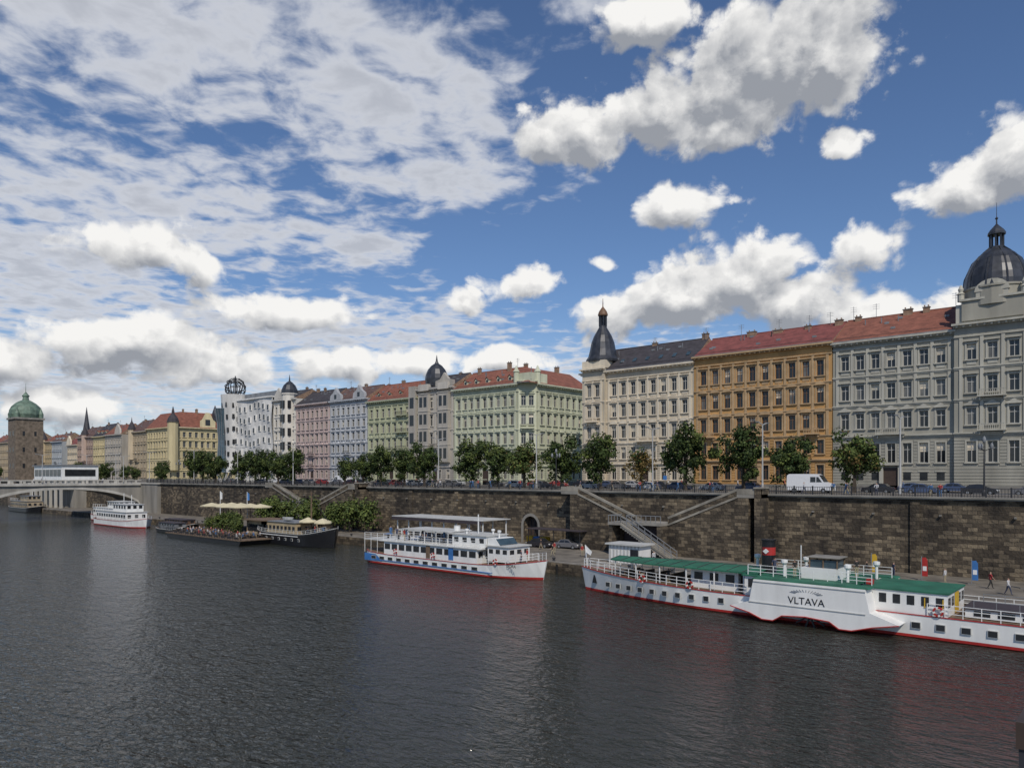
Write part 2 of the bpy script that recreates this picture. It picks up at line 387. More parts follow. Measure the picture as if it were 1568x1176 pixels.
for sx in (-24.6, -15.9):
    g.lathe('attic', tm, sx, YB - .4, [(.5, 41.5), (.5, 42.6), (.65, 42.7), (.3, 43.0), (.42, 43.5), (.1, 44.2)], 10)
g.lathe('dome_drum', wm, -20.2, 143.6, [(4.9, 40.5), (4.9, 43.2), (5.1, 43.3), (5.1, 43.6), (4.6, 43.7)], 20)
g.lathe('dome', 'domedark', -20.2, 143.6, [(4.75, 43.6), (4.7, 44.5), (4.5, 45.6), (4.05, 46.9), (3.4, 48.2), (2.6, 49.2), (1.7, 49.9), (1.2, 50.2), (1.2, 50.5)], 20)
for k in range(10):
    a = 2 * math.pi * k / 10 + .15
    for (r0, z0), (r1, z1) in zip([(4.75, 43.6), (4.5, 45.6), (3.4, 48.2), (1.7, 49.9)], [(4.5, 45.6), (3.4, 48.2), (1.7, 49.9), (1.2, 50.3)]):
        g.bar('dome_ribs', 'domedark', (-20.2 + r0 * math.cos(a), 143.6 + r0 * math.sin(a), z0), (-20.2 + r1 * math.cos(a), 143.6 + r1 * math.sin(a), z1), .12)
for k in range(8):
    a = 2 * math.pi * k / 8; g.bar('lantern', 'domedark', (-20.2 + .95 * math.cos(a), 143.6 + .95 * math.sin(a), 50.5), (-20.2 + .95 * math.cos(a), 143.6 + .95 * math.sin(a), 52.6), .12)
g.lathe('lantern', 'domedark', -20.2, 143.6, [(1.3, 52.5), (1.3, 52.8), (1.0, 53.3), (.45, 53.9), (.12, 54.3), (.1, 55), (.25, 55.2), (.05, 55.5), (.03, 57.8)], 12)
shell(g, -44.9, -14.8, YB - .1, 160, 36.9, wm, right=False)
roof(g, -45, -25.4, YB, 160, 37.0, 5.6, 'tile_red', 0, 0, run=9)
roof(g, -25.4, -14.6, YB + 8, 160, 37.4, 3.6, 'tile_red', 0, 2)
for x in (-43, -34.5, -31.5): chimney(g, x, 148.5, 41, 43.9)
for x in (-44, -40, -26.2, -27): antenna(g, x, 149, 42, 3.2)
g.build()

# 2 orange
g = G('orange_apartment_building', (-59, 140, ST)); wm, tm = 'wall_orange', 'trim_orange'
fl = mkfloors([ST, 16.0, 20.5, 25.3, 30.3, 35.3], ['plain', 'plain', 'arc', 'tri', 'apron'], 1.3, .56, 2)
f = Fc(g, (-72.6, YB - .15), (-45.05, YB - .15)); f.run(fl, 10, wm, 'trim_orange2', 37.4, pil=3, fm='frame_brown')
door(f, 12.3, 2.4, 4.0, 'trim_orange2')
for a in (3.4, 13.8, 24.1): f.balcony(a - 1.4, a + 1.4, 20.62, 'trim_orange2', True)
shell(g, -72.6, -45.05, YB - .1, 158, 37.3, wm)
roof(g, -72.7, -45, YB, 158, 37.4, 5.0, 'tile_crimson', run=8.5)
for x in (-63.5, -58, -52, -46.2): chimney(g, x, 147.5, 40, 43.2, .8, 1.6)
for x in (-66, -58, -52, -48): antenna(g, x, 148, 42, 2.6)
g.build()

# 3 cream with corner dome
g = G('cream_apartment_building', (-87, 140, ST)); wm, tm = 'wall_cream', 'trim_cream'
fl = mkfloors([ST, 15.6, 20.2, 25.0, 29.8, 34.6], ['plain', 'plain', 'arc', 'flat', 'apron'], 1.25, .56, 2)
f = Fc(g, (-94.5, YB), (-72.75, YB)); f.run(fl, 8, wm, tm, 36.6, pil=3)
door(f, 10, 2.2, 3.8, tm); f.balcony(8.2, 13.5, 20.32, tm, True)
f = Fc(g, (-100.6, YB - .8), (-94.5, YB - .8)); f.run(fl, 2, wm, tm, 37.4, pil=3)
for z in (20.3, 25.1): f.balcony(1.4, 4.7, z, tm, True)
g.poly('walls', wm, [(-94.5, YB - .8, ST), (-94.5, YB + .1, ST), (-94.5, YB + .1, 37.4), (-94.5, YB - .8, 37.4)])
f = Fc(g, (-100.6, 160), (-100.6, YB - .8)); f.run(fl, 6, wm, tm, 36.6)
shell(g, -100.5, -72.75, YB, 160, 36.5, wm, left=False)
roof(g, -98, -72.7, YB, 160, 36.6, 5.9, 'tile_slate', 0, 0, run=7)
g.box('corner_attic', tm, -100.6, -94.3, YB - .9, YB + 6, 37.4, 39.2)
g.lathe('corner_dome', 'domedark', -97.2, 142.6, [(3.9, 39.1), (3.95, 39.6), (3.4, 40.4), (3.0, 42.0), (2.7, 43.6), (2.1, 45.2), (1.4, 46.4), (.95, 47.2), (.9, 47.6)], 16)
for k in range(8):
    a = 2 * math.pi * k / 8; g.bar('lantern', 'domedark', (-97.2 + .8 * math.cos(a), 142.6 + .8 * math.sin(a), 47.5), (-97.2 + .8 * math.cos(a), 142.6 + .8 * math.sin(a), 50.1), .12)
g.lathe('lantern', 'frame_brown', -97.2, 142.6, [(1.15, 50), (1.15, 50.3), (.9, 51), (.4, 51.7), (.12, 52.1), (.05, 54)], 12)
for i in range(6):
    x = -92 + i * 3.3
    g.poly('skylights', 'glass_blue', [(x, 141.55, 38.47), (x + .9, 141.55, 38.47), (x + .9, 142.5, 39.32), (x, 142.5, 39.32)])
for x in (-86, -73.6): chimney(g, x, 147, 41, 43.6)
antenna(g, -73, 146, 42, 2.6); antenna(g, -86, 147, 42, 2.2)
g.build()

# 4 pale green with street corner
g = G('pale_green_corner_building', (-130, 140, ST)); wm, tm = 'wall_palegreen', 'trim_palegreen'
fl = mkfloors([ST, 15.4, 19.8, 24.6, 29.4, 34.0], ['plain', 'plain', 'arc', 'flat', 'apron'], 1.2, .56, 2)
f = Fc(g, (-144, YB), (-121, YB)); f.run(fl, 9, wm, tm, 36.0, pil=3); door(f, 12, 2.2, 3.8, tm); f.balcony(9, 14.4, 19.92, tm)
f = Fc(g, (-121, YB), (-117.4, YB + 3)); f.run(fl, 2, wm, tm, 36.8, margin=.4, pil=3)
for z in (19.9, 24.7): f.balcony(.6, 4.1, z, tm)
f = Fc(g, (-117.4, YB + 3), (-117.4, 166)); f.run(fl, 8, wm, tm, 36.0, pil=3)
shell(g, -144, -117.5, YB + .1, 166, 35.9, wm, right=False)
g.box('corner_attic', tm, -122.5, -117.2, YB + .4, YB + 7, 36.0, 38.6)
g.lathe('corner_attic', tm, -121.8, YB + .3, [(.7, 36), (.7, 38.8), (.9, 39), (.5, 39.6), (.1, 40.6)], 10); g.lathe('corner_attic', tm, -117.4, YB + 3.4, [(.7, 36), (.7, 38.8), (.9, 39), (.5, 39.6), (.1, 40.6)], 10)
roof(g, -144.5, -116.8, YB, 156, 36.0, 5.4, 'tile_red', 0, 8)
g.poly('roof', 'tile_red', [(-116.8, YB + 2, 36.02), (-116.8, 167, 36.02), (-125, 167, 41.3), (-125, 148, 41.3)])
g.poly('roof', 'tile_red', [(-125, 148, 41.3), (-125, 167, 41.3), (-133, 167, 36), (-133, 156, 36)])
for x, y in ((-141, 147), (-130, 147), (-126, 149), (-125, 161)): chimney(g, x, y, 40, 43.0)
for i in range(5): dormer(g, -141 + i * 4, 141.5, 37.2, 1.1, 1.0, 'tile_red', tm)
antenna(g, -128, 148, 41, 3)
g.build()

def rowhouse(name, x0, x1, eave, col, nf, n, rm, rh, styles=None, fm='frame_white', det=2, base=15.4, y0=YB, y1=156, extras=None, pil=3):
    g = G(name, ((x0 + x1) / 2, y0, ST)); wm, tm = 'wall_' + col, 'trim_' + col
    top = eave - 1.6; lv = [ST, base] + [base + (top - base) * (i + 1) / nf for i in range(nf)]
    styles = styles or (['plain'] + ['flat', 'tri', 'apron', 'plain', 'plain'][:nf])
    f = Fc(g, (x0, y0), (x1, y0)); f.run(mkfloors(lv, styles, 1.2, .56, 1), n, wm, tm, eave, margin=.5, det=det, fm=fm, pil=pil)
    door(f, f.W * .5, 1.8, 3.6, tm)
    if det > 1 or R.random() < .5:
        for k in (1, 2): f.balcony(f.W * .5 - 1.7, f.W * .5 + 1.7, lv[k] + .1, tm)
    shell(g, x0, x1, y0 + .05, y1, eave - .05, wm)
    roof(g, x0 - .02, x1 + .02, y0, y1, eave, rh, rm, run=6.5)
    for k in range(max(2, int((x1 - x0) / 8))): chimney(g, x0 + 1.2 + k * 7 + R.random() * 3, y0 + 6 + R.random() * 2, eave + rh * .6, eave + rh + 1.1)
    antenna(g, x0 + 3, y0 + 6, eave + rh, 2.4)
    if extras: extras(g, f, wm, tm)
    g.build()

def ex5(g, f, wm, tm):
    for a in (1.2, 9.2):
        for k in range(4):
            z = 17 + k * 4.8
            f.box('bay', wm, a, a + 4, 0, 1.1, z - .4, z + 4.2); f.box('bay', tm, a - .1, a + 4.1, 0, 1.25, z + 4.2, z + 4.4)
            for q in (.5, 2.3): f.box('bay_windows', 'glass', a + q, a + q + 1.2, 1.0, 1.13, z + .6, z + 3.4)
        f.box('bay', tm, a, a + 4, -.5, 1.1, 36.6, 38.4)
    g.prism('gable', wm, [(-151, 37.3), (-144.2, 37.3), (-144.2, 39), (-146, 39.4), (-147.6, 41.2), (-149.2, 39.4), (-151, 39)], YB - .3, YB + .6)
    g.lathe('turret_dome', 'domedark', -154, 143, [(3.1, 38), (3.3, 40.2), (3.1, 41.4), (2.5, 42.8), (1.6, 43.9), (.6, 44.6), (.3, 45.3), (.05, 47)], 14)
rowhouse('art_nouveau_house', -158.5, -144.05, 37.2, 'stonebeige', 4, 4, 'tile_slate', 4.2, extras=ex5)
def ex6(g, f, wm, tm):
    for k in range(3): f.balcony(14, 19, 20.3 + k * 5, tm)
    for i in range(4): dormer(g, -178 + i * 5, 141.5, 36.4, 1.3, 1.1, 'tile_red', tm)
    g.box('corner_bay', 'wall_stonebeige', -161.4, -158.7, YB - 1.1, YB + .5, 15.5, 38.2)
    for k in range(4): g.box('corner_bay_windows', 'glass', -160.9, -159.2, YB - 1.14, YB - .9, 17 + k * 5, 20 + k * 5)
rowhouse('olive_green_house', -181.5, -158.65, 35.2, 'olive', 4, 8, 'tile_red', 5.6, extras=ex6)
def ex7(g, f, wm, tm):
    for cx in (-197.5, -185.5):
        g.prism('gable', wm, [(cx - 3, 36.6), (cx + 3, 36.6), (cx + 2.6, 38.4), (cx + 1.2, 39.2), (cx, 40.8), (cx - 1.2, 39.2), (cx - 2.6, 38.4)], YB - .5, YB + .5)
        g.box('gable', 'glass', cx - .6, cx + .6, YB - .55, YB - .4, 37.2, 38.6)
rowhouse('blue_grey_house', -201, -181.6, 36.6, 'bluegrey', 5, 7, 'tile_brown', 4.6, extras=ex7)
rowhouse('pink_house', -220.7, -201.1, 36.6, 'pink', 5, 7, 'tile_slate', 5.0)
def ex9(g, f, wm, tm):
    g.lathe('turret', wm, -225, YB + .2, [(2.6, 15), (2.6, 40.4), (2.9, 40.6), (2.9, 41)], 12)
    g.lathe('turret_dome', 'domedark', -225, YB + .2, [(2.8, 41), (2.7, 42.2), (2.0, 43.8), (1.0, 44.8), (.3, 45.3), (.05, 47.5)], 12)
    for k in range(5):
        for a in (-2.2, -1.4, -.6):
            g.bar('turret_windows', 'glass', (-225 + 2.58 * math.cos(a), YB + .2 + 2.58 * math.sin(a), 17 + k * 4.7), (-225 + 2.58 * math.cos(a), YB + .2 + 2.58 * math.sin(a), 19.6 + k * 4.7), .42)
    g.prism('gable', wm, [(-234, 39), (-228.5, 39), (-228.8, 41), (-231.2, 43.4), (-233.6, 41)], YB - .4, YB + .4)
rowhouse('white_ornate_house', -234.8, -220.8, 39.2, 'whitewash', 5, 5, 'tile_slate', 3.6, extras=ex9)

# dancing house
g = G('dancing_house', (-250, 140, ST)); wm = 'wall_concrete'
x0, x1, zt = -262, -235, 40.5
nS = 14
def wavey(x, z): return YB - .5 + .3 * math.sin((x * .35) + z * .35)
for i in range(nS):
    for j in range(14):
        xa = x0 + (x1 - x0) * i / nS; xb = x0 + (x1 - x0) * (i + 1) / nS; za = 14 + (zt - 14) * j / 14; zb = 14 + (zt - 14) * (j + 1) / 14
        g.poly('walls', wm, [(xa, wavey(xa, za), za), (xb, wavey(xb, za), za), (xb, wavey(xb, zb), zb), (xa, wavey(xa, zb), zb)])
g.box('core', wm, x0, x1, YB + .6, YB + 16, ST, zt); g.box('parapet', 'trim_concrete', x0, x1, YB - 1.1, YB + 1, zt, zt + .5)
g.box('attic', 'zinc', x0 + 3, x1 - 1, YB + 2, YB + 12, zt + .5, zt + 2.6)
for x in range(-260, -236, 4): g.bar('columns', wm, (x, YB - .4, ST), (x, YB - .2, 14), .35)
for fl_ in range(6):
    for k in range(8):
        x = x0 + 2.6 + k * 3.2; z = 15.4 + fl_ * 4.25 + .7 * math.sin(k * 1.1 + fl_ * .6); y = wavey(x, z)
        g.box('window_frames', 'trim_concrete', x - .72, x + .72, y - .3, y + .3, z - .1, z + 2.1)
        g.box('windows', 'glass', x - .5, x + .5, y - .34, y - .25, z + .12, z + 1.9)
prof = [(4.0, 14), (3.7, 18), (3.6, 24), (3.9, 30), (4.5, 36), (5.0, 40), (5.2, 43.2)]
g.lathe('round_tower', wm, -263.5, 141, prof, 24)
for fl_ in range(6):
    for k in range(6):
        a = -2.9 + k * .56; z = 16 + fl_ * 4.4 + .5 * math.sin(k + fl_); r = 3.75 + max(0, (z - 26)) * .085
        c = Vector((-263.5 + (r - .2) * math.cos(a), 141 + (r - .2) * math.sin(a), z))
        g.bar('windows', 'glass', c, c + Vector((0.02, 0, 1.7)), .42)
for k in range(10):
    a = math.pi * k / 10
    ring = [Vector((-263.5 + 3.7 * math.cos(t) * math.cos(a), 141 + 3.7 * math.cos(t) * math.sin(a), 46.0 + 2.9 * math.sin(t) + .9 * math.cos(2 * t + k))) for t in [2 * math.pi * i / 16 for i in range(17)]]
    for p, q in zip(ring, ring[1:]): g.bar('medusa_cage', 'iron', p, q, .11)
for h in (-1.6, .3, 1.9):
    rr = math.sqrt(max(.1, 1 - (h / 3.2) ** 2)) * 3.8
    ring = [Vector((-263.5 + rr * math.cos(t), 141 + rr * math.sin(t), 46.2 + h + .4 * math.sin(3 * t))) for t in [2 * math.pi * i / 16 for i in range(17)]]
    for p, q in zip(ring, ring[1:]): g.bar('medusa_cage', 'iron', p, q, .1)
g.bar('medusa_cage', 'iron', (-263.5, 141, 43), (-263.5, 141, 50.5), .15)
pr2 = [(3.1, 14), (2.2, 20), (1.9, 26), (2.4, 33), (3.2, 38)]
g.lathe('glass_tower', 'glass_blue', -266, 137.6, pr2, 16)
for k in range(16):
    a = 2 * math.pi * k / 16
    for (r0, z0), (r1, z1) in zip(pr2, pr2[1:]): g.bar('glass_tower_ribs', 'steel', (-266 + r0 * math.cos(a), 137.6 + r0 * math.sin(a), z0), (-266 + r1 * math.cos(a), 137.6 + r1 * math.sin(a), z1), .06)
for k in range(5):
    a = k * 1.25; g.bar('columns', wm, (-266 + 1.2 * math.cos(a), 137.6 + 1.2 * math.sin(a), ST), (-266 + 2.6 * math.cos(a), 137.6 + 2.6 * math.sin(a), 14.2), .3)
g.build()

# yellow building on far side of the square
g = G('yellow_corner_building', (-325, 150, ST)); wm, tm = 'wall_yellow', 'trim_yellow'
fl = mkfloors([ST, 15, 19.4, 23.8, 28.2, 32.2], ['plain', 'plain', 'flat', 'flat', 'plain'], 1.4, .56, 0)
f = Fc(g, (-314, 140), (-314, 168)); f.run(fl, 10, wm, tm, 33.4, det=1)
f = Fc(g, (-340, 140), (-314, 140)); f.run(fl, 9, wm, tm, 33.4, det=1)
g.poly('roof', 'tile_red', [(-313.4, 139.4, 33.45), (-313.4, 168, 33.45), (-320, 168, 40.5), (-320, 146, 40.5)])
g.poly('roof', 'tile_red', [(-313.4, 139.4, 33.45), (-340, 139.4, 33.45), (-340, 146, 40.5), (-320, 146, 40.5)])
ff = Fc(g, (-314, 140), (-314, 168)); a, b = 11.5, 18.5
pts = [(a, 33.4), (b, 33.4), (b, 36.5), (b - 1, 37.2), ((a + b) / 2 + 1, 40.2), ((a + b) / 2 - 1, 40.2), (a + 1, 37.2), (a, 36.5)]
g.poly('gable', tm, [ff.P(x, .3, z) for x, z in pts]); g.poly('gable', 'glass', [ff.P(x, .34, z) for x, z in [(a + 2.4, 34.6), (b - 2.4, 34.6), (b - 2.4, 37.2), (a + 2.4, 37.2)]])
g.lathe('corner_turret', wm, -314, 140, [(2.2, 15), (2.2, 35.0), (2.5, 35.3)], 10); g.lathe('corner_turret_roof', 'tile_slate', -314, 140, [(2.5, 35.3), (2.0, 37), (1.0, 38.4), (.5, 39.2), (.6, 39.7), (.1, 42)], 10)
g.lathe('ridge_turret', 'domedark', -317, 160, [(1.3, 37), (1.3, 40.5), (.8, 42), (.1, 44)], 8)
for y in (147, 153, 164): chimney(g, -320, y, 39, 42.2)
g.build()

cols = ['sand', 'stonebeige', 'yellow', 'rose', 'cream', 'paleblue', 'ochre', 'sand', 'pink', 'stonebeige']
x = -340.1; i = 0
roofs = ['tile_brown', 'tile_red', 'tile_slate', 'tile_brown', 'tile_crimson']
def exf(kind, cx, eave):
    def ex(g, f, wm, tm):
        if kind == 0:
            g.lathe('turret', tm, cx, YB - .1, [(1.6, 20), (1.6, eave + 1), (1.9, eave + 1.2)], 8); g.lathe('turret_roof', 'tile_slate', cx, YB - .1, [(1.9, eave + 1.2), (1.3, eave + 3.2), (.3, eave + 5), (.05, eave + 7)], 8)
        if kind == 1: g.prism('gable', tm, [(cx - 3.4, eave), (cx + 3.4, eave), (cx + 2.6, eave + 2.5), (cx, eave + 5), (cx - 2.6, eave + 2.5)], YB - .4, YB + .4)
        if kind == 2:
            for q in range(3): dormer(g, f.p.x + 3 + q * 5, YB + 1.2, eave + .9, 1.6, 1.6, 'tile_red', tm)
    return ex
while x > -760:
    w = R.uniform(15, 23); ev = R.uniform(28, 33.5); kind = i % 3
    if x < -520: kind = 3
    rowhouse('riverside_house', x - w, x, ev, cols[i % len(cols)], 4, int(w / 3), roofs[i % 5], R.uniform(4, 6.5), det=1, pil=0, extras=exf(kind, x - w * R.choice([.2, .5, .8]), ev))
    x -= w + (.05 if i % 4 else 8); i += 1
g = G('city_rooftops', (-400, 220, ST))
for k in range(46):
    cx = R.uniform(-900, -150); cy = R.uniform(175, 330); w = R.uniform(12, 22); h = R.uniform(15, 21) if cx > -480 else R.uniform(17, 25)
    g.box('walls', 'wall_' + R.choice(cols), cx - w / 2, cx + w / 2, cy, cy + 14, ST, ST + h)
    g.poly('roofs', R.choice(roofs), [(cx - w / 2, cy - .5, ST + h), (cx + w / 2, cy - .5, ST + h), (cx + w / 2, cy + 7, ST + h + 5), (cx - w / 2, cy + 7, ST + h + 5)])
    g.poly('roofs', R.choice(roofs), [(cx - w / 2, cy + 14.5, ST + h), (cx + w / 2, cy + 14.5, ST + h), (cx + w / 2, cy + 7, ST + h + 5), (cx - w / 2, cy + 7, ST + h + 5)])
g.build()
g = G('church_spire', (-560, 190, ST))
g.box('tower', 'wall_sand', -563, -557, 187, 193, ST, 40); g.lathe('spire', 'slate', -560, 190, [(4, 40), (2.4, 44), (1.4, 50), (.1, 60)], 8)
g.build()

# water tower
g = G('stone_water_tower', (-376, 103, 0)); cx, cy = -376, 103; hb = 5.3
g.box('tower_body', 'granite_tower', cx - hb, cx + hb, cy - hb, cy + hb, -.5, 37.2)
g.box('cornice', 'concrete', cx - hb - .5, cx + hb + .5, cy - hb - .5, cy + hb + .5, 37.2, 38.0)
for z in (16, 23, 30):
    for q in (-2.2, 2.2):
        g.box('windows', 'glass', cx + q - .45, cx + q + .45, cy - hb - .05, cy - hb + .1, z, z + 2.0); g.box('windows', 'glass', cx + hb - .1, cx + hb + .05, cy + q - .45, cy + q + .45, z, z + 2.0)
g.lathe('onion_roof', 'copper', cx, cy, [(5.9, 38.0), (6.4, 39.6), (6.2, 41.4), (5.4, 43), (4.0, 44.4), (2.5, 45.4), (1.3, 46), (1.1, 47.2), (1.5, 47.8), (.7, 48.8), (.13, 49.6), (.05, 53.5)], 16)
for k in range(4):
    a = k * math.pi / 2 + math.pi / 4
    g.lathe('corner_pinnacles', 'copper', cx + 6.4 * math.cos(a), cy + 6.4 * math.sin(a), [(1.0, 38.0), (1.1, 39.8), (.5, 41.2), (.05, 42.6)], 8)
g.build()
g = G('white_gallery_pavilion', (-304, 98, 0))
g.box('walls', 'white_paint', -322, -292, 91, 103, 11.2, 16.3); g.box('roof', 'zinc', -322.4, -291.6, 90.5, 103.5, 16.3, 16.7)
for k in range(7): g.box('windows', 'glass', -321 + k * 4.1, -317.6 + k * 4.1, 90.9, 91.2, 12.6, 15.0)
g.box('windows', 'glass', -292.05, -291.9, 92, 102, 12.6, 15.0)
g.box('terrace', 'concrete_pale', -324, -288, 89, 100, 9.4, 10.2)
for k in range(7): g.box('pillars', 'concrete_pale', -322 + k * 5.4, -321.2 + k * 5.4, 89.5, 90.3, -.5, 9.4)
g.box('base', 'concrete', -323, -289, 94, 99, -.5, 9.4); g.box('walls', 'dirty_white', -320, -293, 93, 103, 10.2, 11.2)
g.build()

# ------------------------------------------------------------------ ground, water, street
def sheet(name, x0, x1, y0, y1, z, m):
    me = bpy.data.meshes.new(name); me.from_pydata([(x0, y0, z), (x1, y0, z), (x1, y1, z), (x0, y1, z)], [], [(0, 1, 2, 3)]); me.materials.append(M[m])
    o = bpy.data.objects.new(name, me); link(o); return o
sheet('water', -6000, 3000, -3000, 97.9, 0, 'water')
sheet('ground', -6000, 3000, 97.5, 6000, ST, 'earth')
sheet('road', -900, 300, 116, 131, ST + .004, 'asphalt')
g = G('road_markings', (0, 123, ST))
for k in range(100): g.box('dashes', 'marking', -600 + k * 7, -597 + k * 7, 123.4, 123.55, ST + .004, ST + .009)
g.build()
g = G('pavement', (0, 100, ST))
g.box('river_promenade', 'paving', -900, 300, 98.2, 115.8, ST - .2, ST + .12); g.box('kerb', 'kerb', -900, 300, 115.8, 116.1, ST - .2, ST + .13)
g.box('house_side', 'paving', -900, 300, 131.3, 139.7, ST - .2, ST + .12); g.box('kerb', 'kerb', -900, 300, 131, 131.3, ST - .2, ST + .13)
g.build()

g = G('cobbled_quay', (-50, 85, 0))
poly = [(60, 78), (-72, 78), (-105, 84.5), (-330, 84.5), (-330, 98.3), (60, 98.3)]
poly = list(reversed(poly))
g.poly('surface', 'paving', [(x, y, 1.4) for x, y in poly])
for a, b in zip(poly, poly[1:] + poly[:1]):
    g.poly('edge_wall', 'granite', [(a[0], a[1], -1), (b[0], b[1], -1), (b[0], b[1], 1.39), (a[0], a[1], 1.39)])
for a, b in (((60, 78), (-72, 78)), ((-72, 78), (-105, 84.5)), ((-105, 84.5), (-330, 84.5))):
    g.bar('coping', 'kerb', (a[0], a[1] + .3, 1.33), (b[0], b[1] + .3, 1.33), .22)
for k in range(40): g.lathe('bollards', 'iron', -2 - k * 6, 79.2 if k < 12 else 85.6, [(.22, 1.4), (.16, 1.7), (.26, 1.85), (.2, 1.95)], 8)
for k in range(14): g.box('fenders', 'tyre', -3 - k * 4.8, -2.75 - k * 4.8, 77.82, 77.99, .0, 1.2)
g.build()

g = G('embankment_wall', (-80, 98, 0))
YW = 98.0; doors = [(-131.5, 1.9, 2.6), (-81.8, 1.6, 3.0)]
xs = -900
def wq(x0, x1, z0, z1): g.poly('masonry', 'granite', [(x0, YW, z0), (x1, YW, z0), (x1, YW, z1), (x0, YW, z1)])
for cx, r, hs in doors:
    z0 = 1.4; zs = z0 + hs
    wq(xs, cx - r, -1, ST - .15); wq(cx - r, cx + r, zs + r + .3, ST - .15)
    arc = [(cx - r * math.cos(k * math.pi / 12), zs + r * math.sin(k * math.pi / 12)) for k in range(13)]
    tp = zs + r + .3
    for (ax, az), (bx, bz) in zip(arc, arc[1:]):
        g.poly('masonry', 'granite', [(ax, YW, az), (bx, YW, bz), (bx, YW, tp), (ax, YW, tp)])
        g.poly('arch_reveal', 'granite', [(ax, YW, az), (bx, YW, bz), (bx, YW + 1.5, bz), (ax, YW + 1.5, az)])
        p = Vector((ax, YW - .06, az)); q = Vector((bx, YW - .06, bz)); cc = Vector((cx, YW - .06, zs))
        o1 = p + (p - cc).normalized() * .5; o2 = q + (q - cc).normalized() * .5
        g.poly('arch_stones', 'concrete', [tuple(p), tuple(q), tuple(o2), tuple(o1)])
    for sg in (-1, 1):
        g.poly('arch_reveal', 'granite', [(cx + sg * r, YW, z0), (cx + sg * r, YW + 1.5, z0), (cx + sg * r, YW + 1.5, zs), (cx + sg * r, YW, zs)])
        g.box('arch_stones', 'concrete', min(cx + sg * (r + .01), cx + sg * (r + .5)), max(cx + sg * (r + .01), cx + sg * (r + .5)), YW - .08, YW + .1, z0, zs)
    g.poly('arch_door', 'door_wood', [(cx - r, YW + 1.2, z0), (cx + r, YW + 1.2, z0)] + [(a, YW + 1.2, b) for a, b in reversed(arc)])
    for k in (-1, 0, 1): g.box('arch_door', 'iron', cx + k * r * .5 - .06, cx + k * r * .5 + .06, YW + 1.08, YW + 1.19, z0, zs + r * .8)
    xs = cx + r
wq(xs, 300, -1, ST - .15)
g.box('cap', 'concrete', -900, 300, YW - .38, YW + .5, ST - .15, ST + .2)
g.box('cap', 'granite', -900, 300, YW - .16, YW + .3, ST - .5, ST - .153)
for x in (-22, 5, -100, -113): g.box('pilasters', 'granite', x - .5, x + .5, YW - .25, YW + .2, -1, ST - .5)
for k in range(24):
    x = -12 - k * 7.3; g.box('drain_spouts', 'plinth', x - .12, x + .12, YW - .35, YW + .1, 8.3, 8.5)
g.build()
g = G('river_railing', (-80, 98, ST)); zb = ST + .2
gaps = ((-73.2, -69.2), (-43.8, -39.8), (-165, -161), (-130, -126))
def ingap(x): return any(a <= x <= b for a, b in gaps)
x = -238
while x < 40:
    if not ingap(x):
        g.box('balusters', 'iron', x - .025, x + .025, YW - .03, YW + .02, zb, zb + .95)
        if int(round((x + 238) / .3)) % 8 == 0: g.box('posts', 'iron', x - .08, x + .08, YW - .08, YW + .08, zb, zb + 1.12)
    x += .3
for z in (zb + .12, zb + .95):
    prev = -238
    for a, b in sorted(gaps): g.box('rails', 'iron', prev, a, YW - .04, YW + .04, z, z + .06); prev = b
    g.box('rails', 'iron', prev, 40, YW - .04, YW + .04, z, z + .06)
g.build()

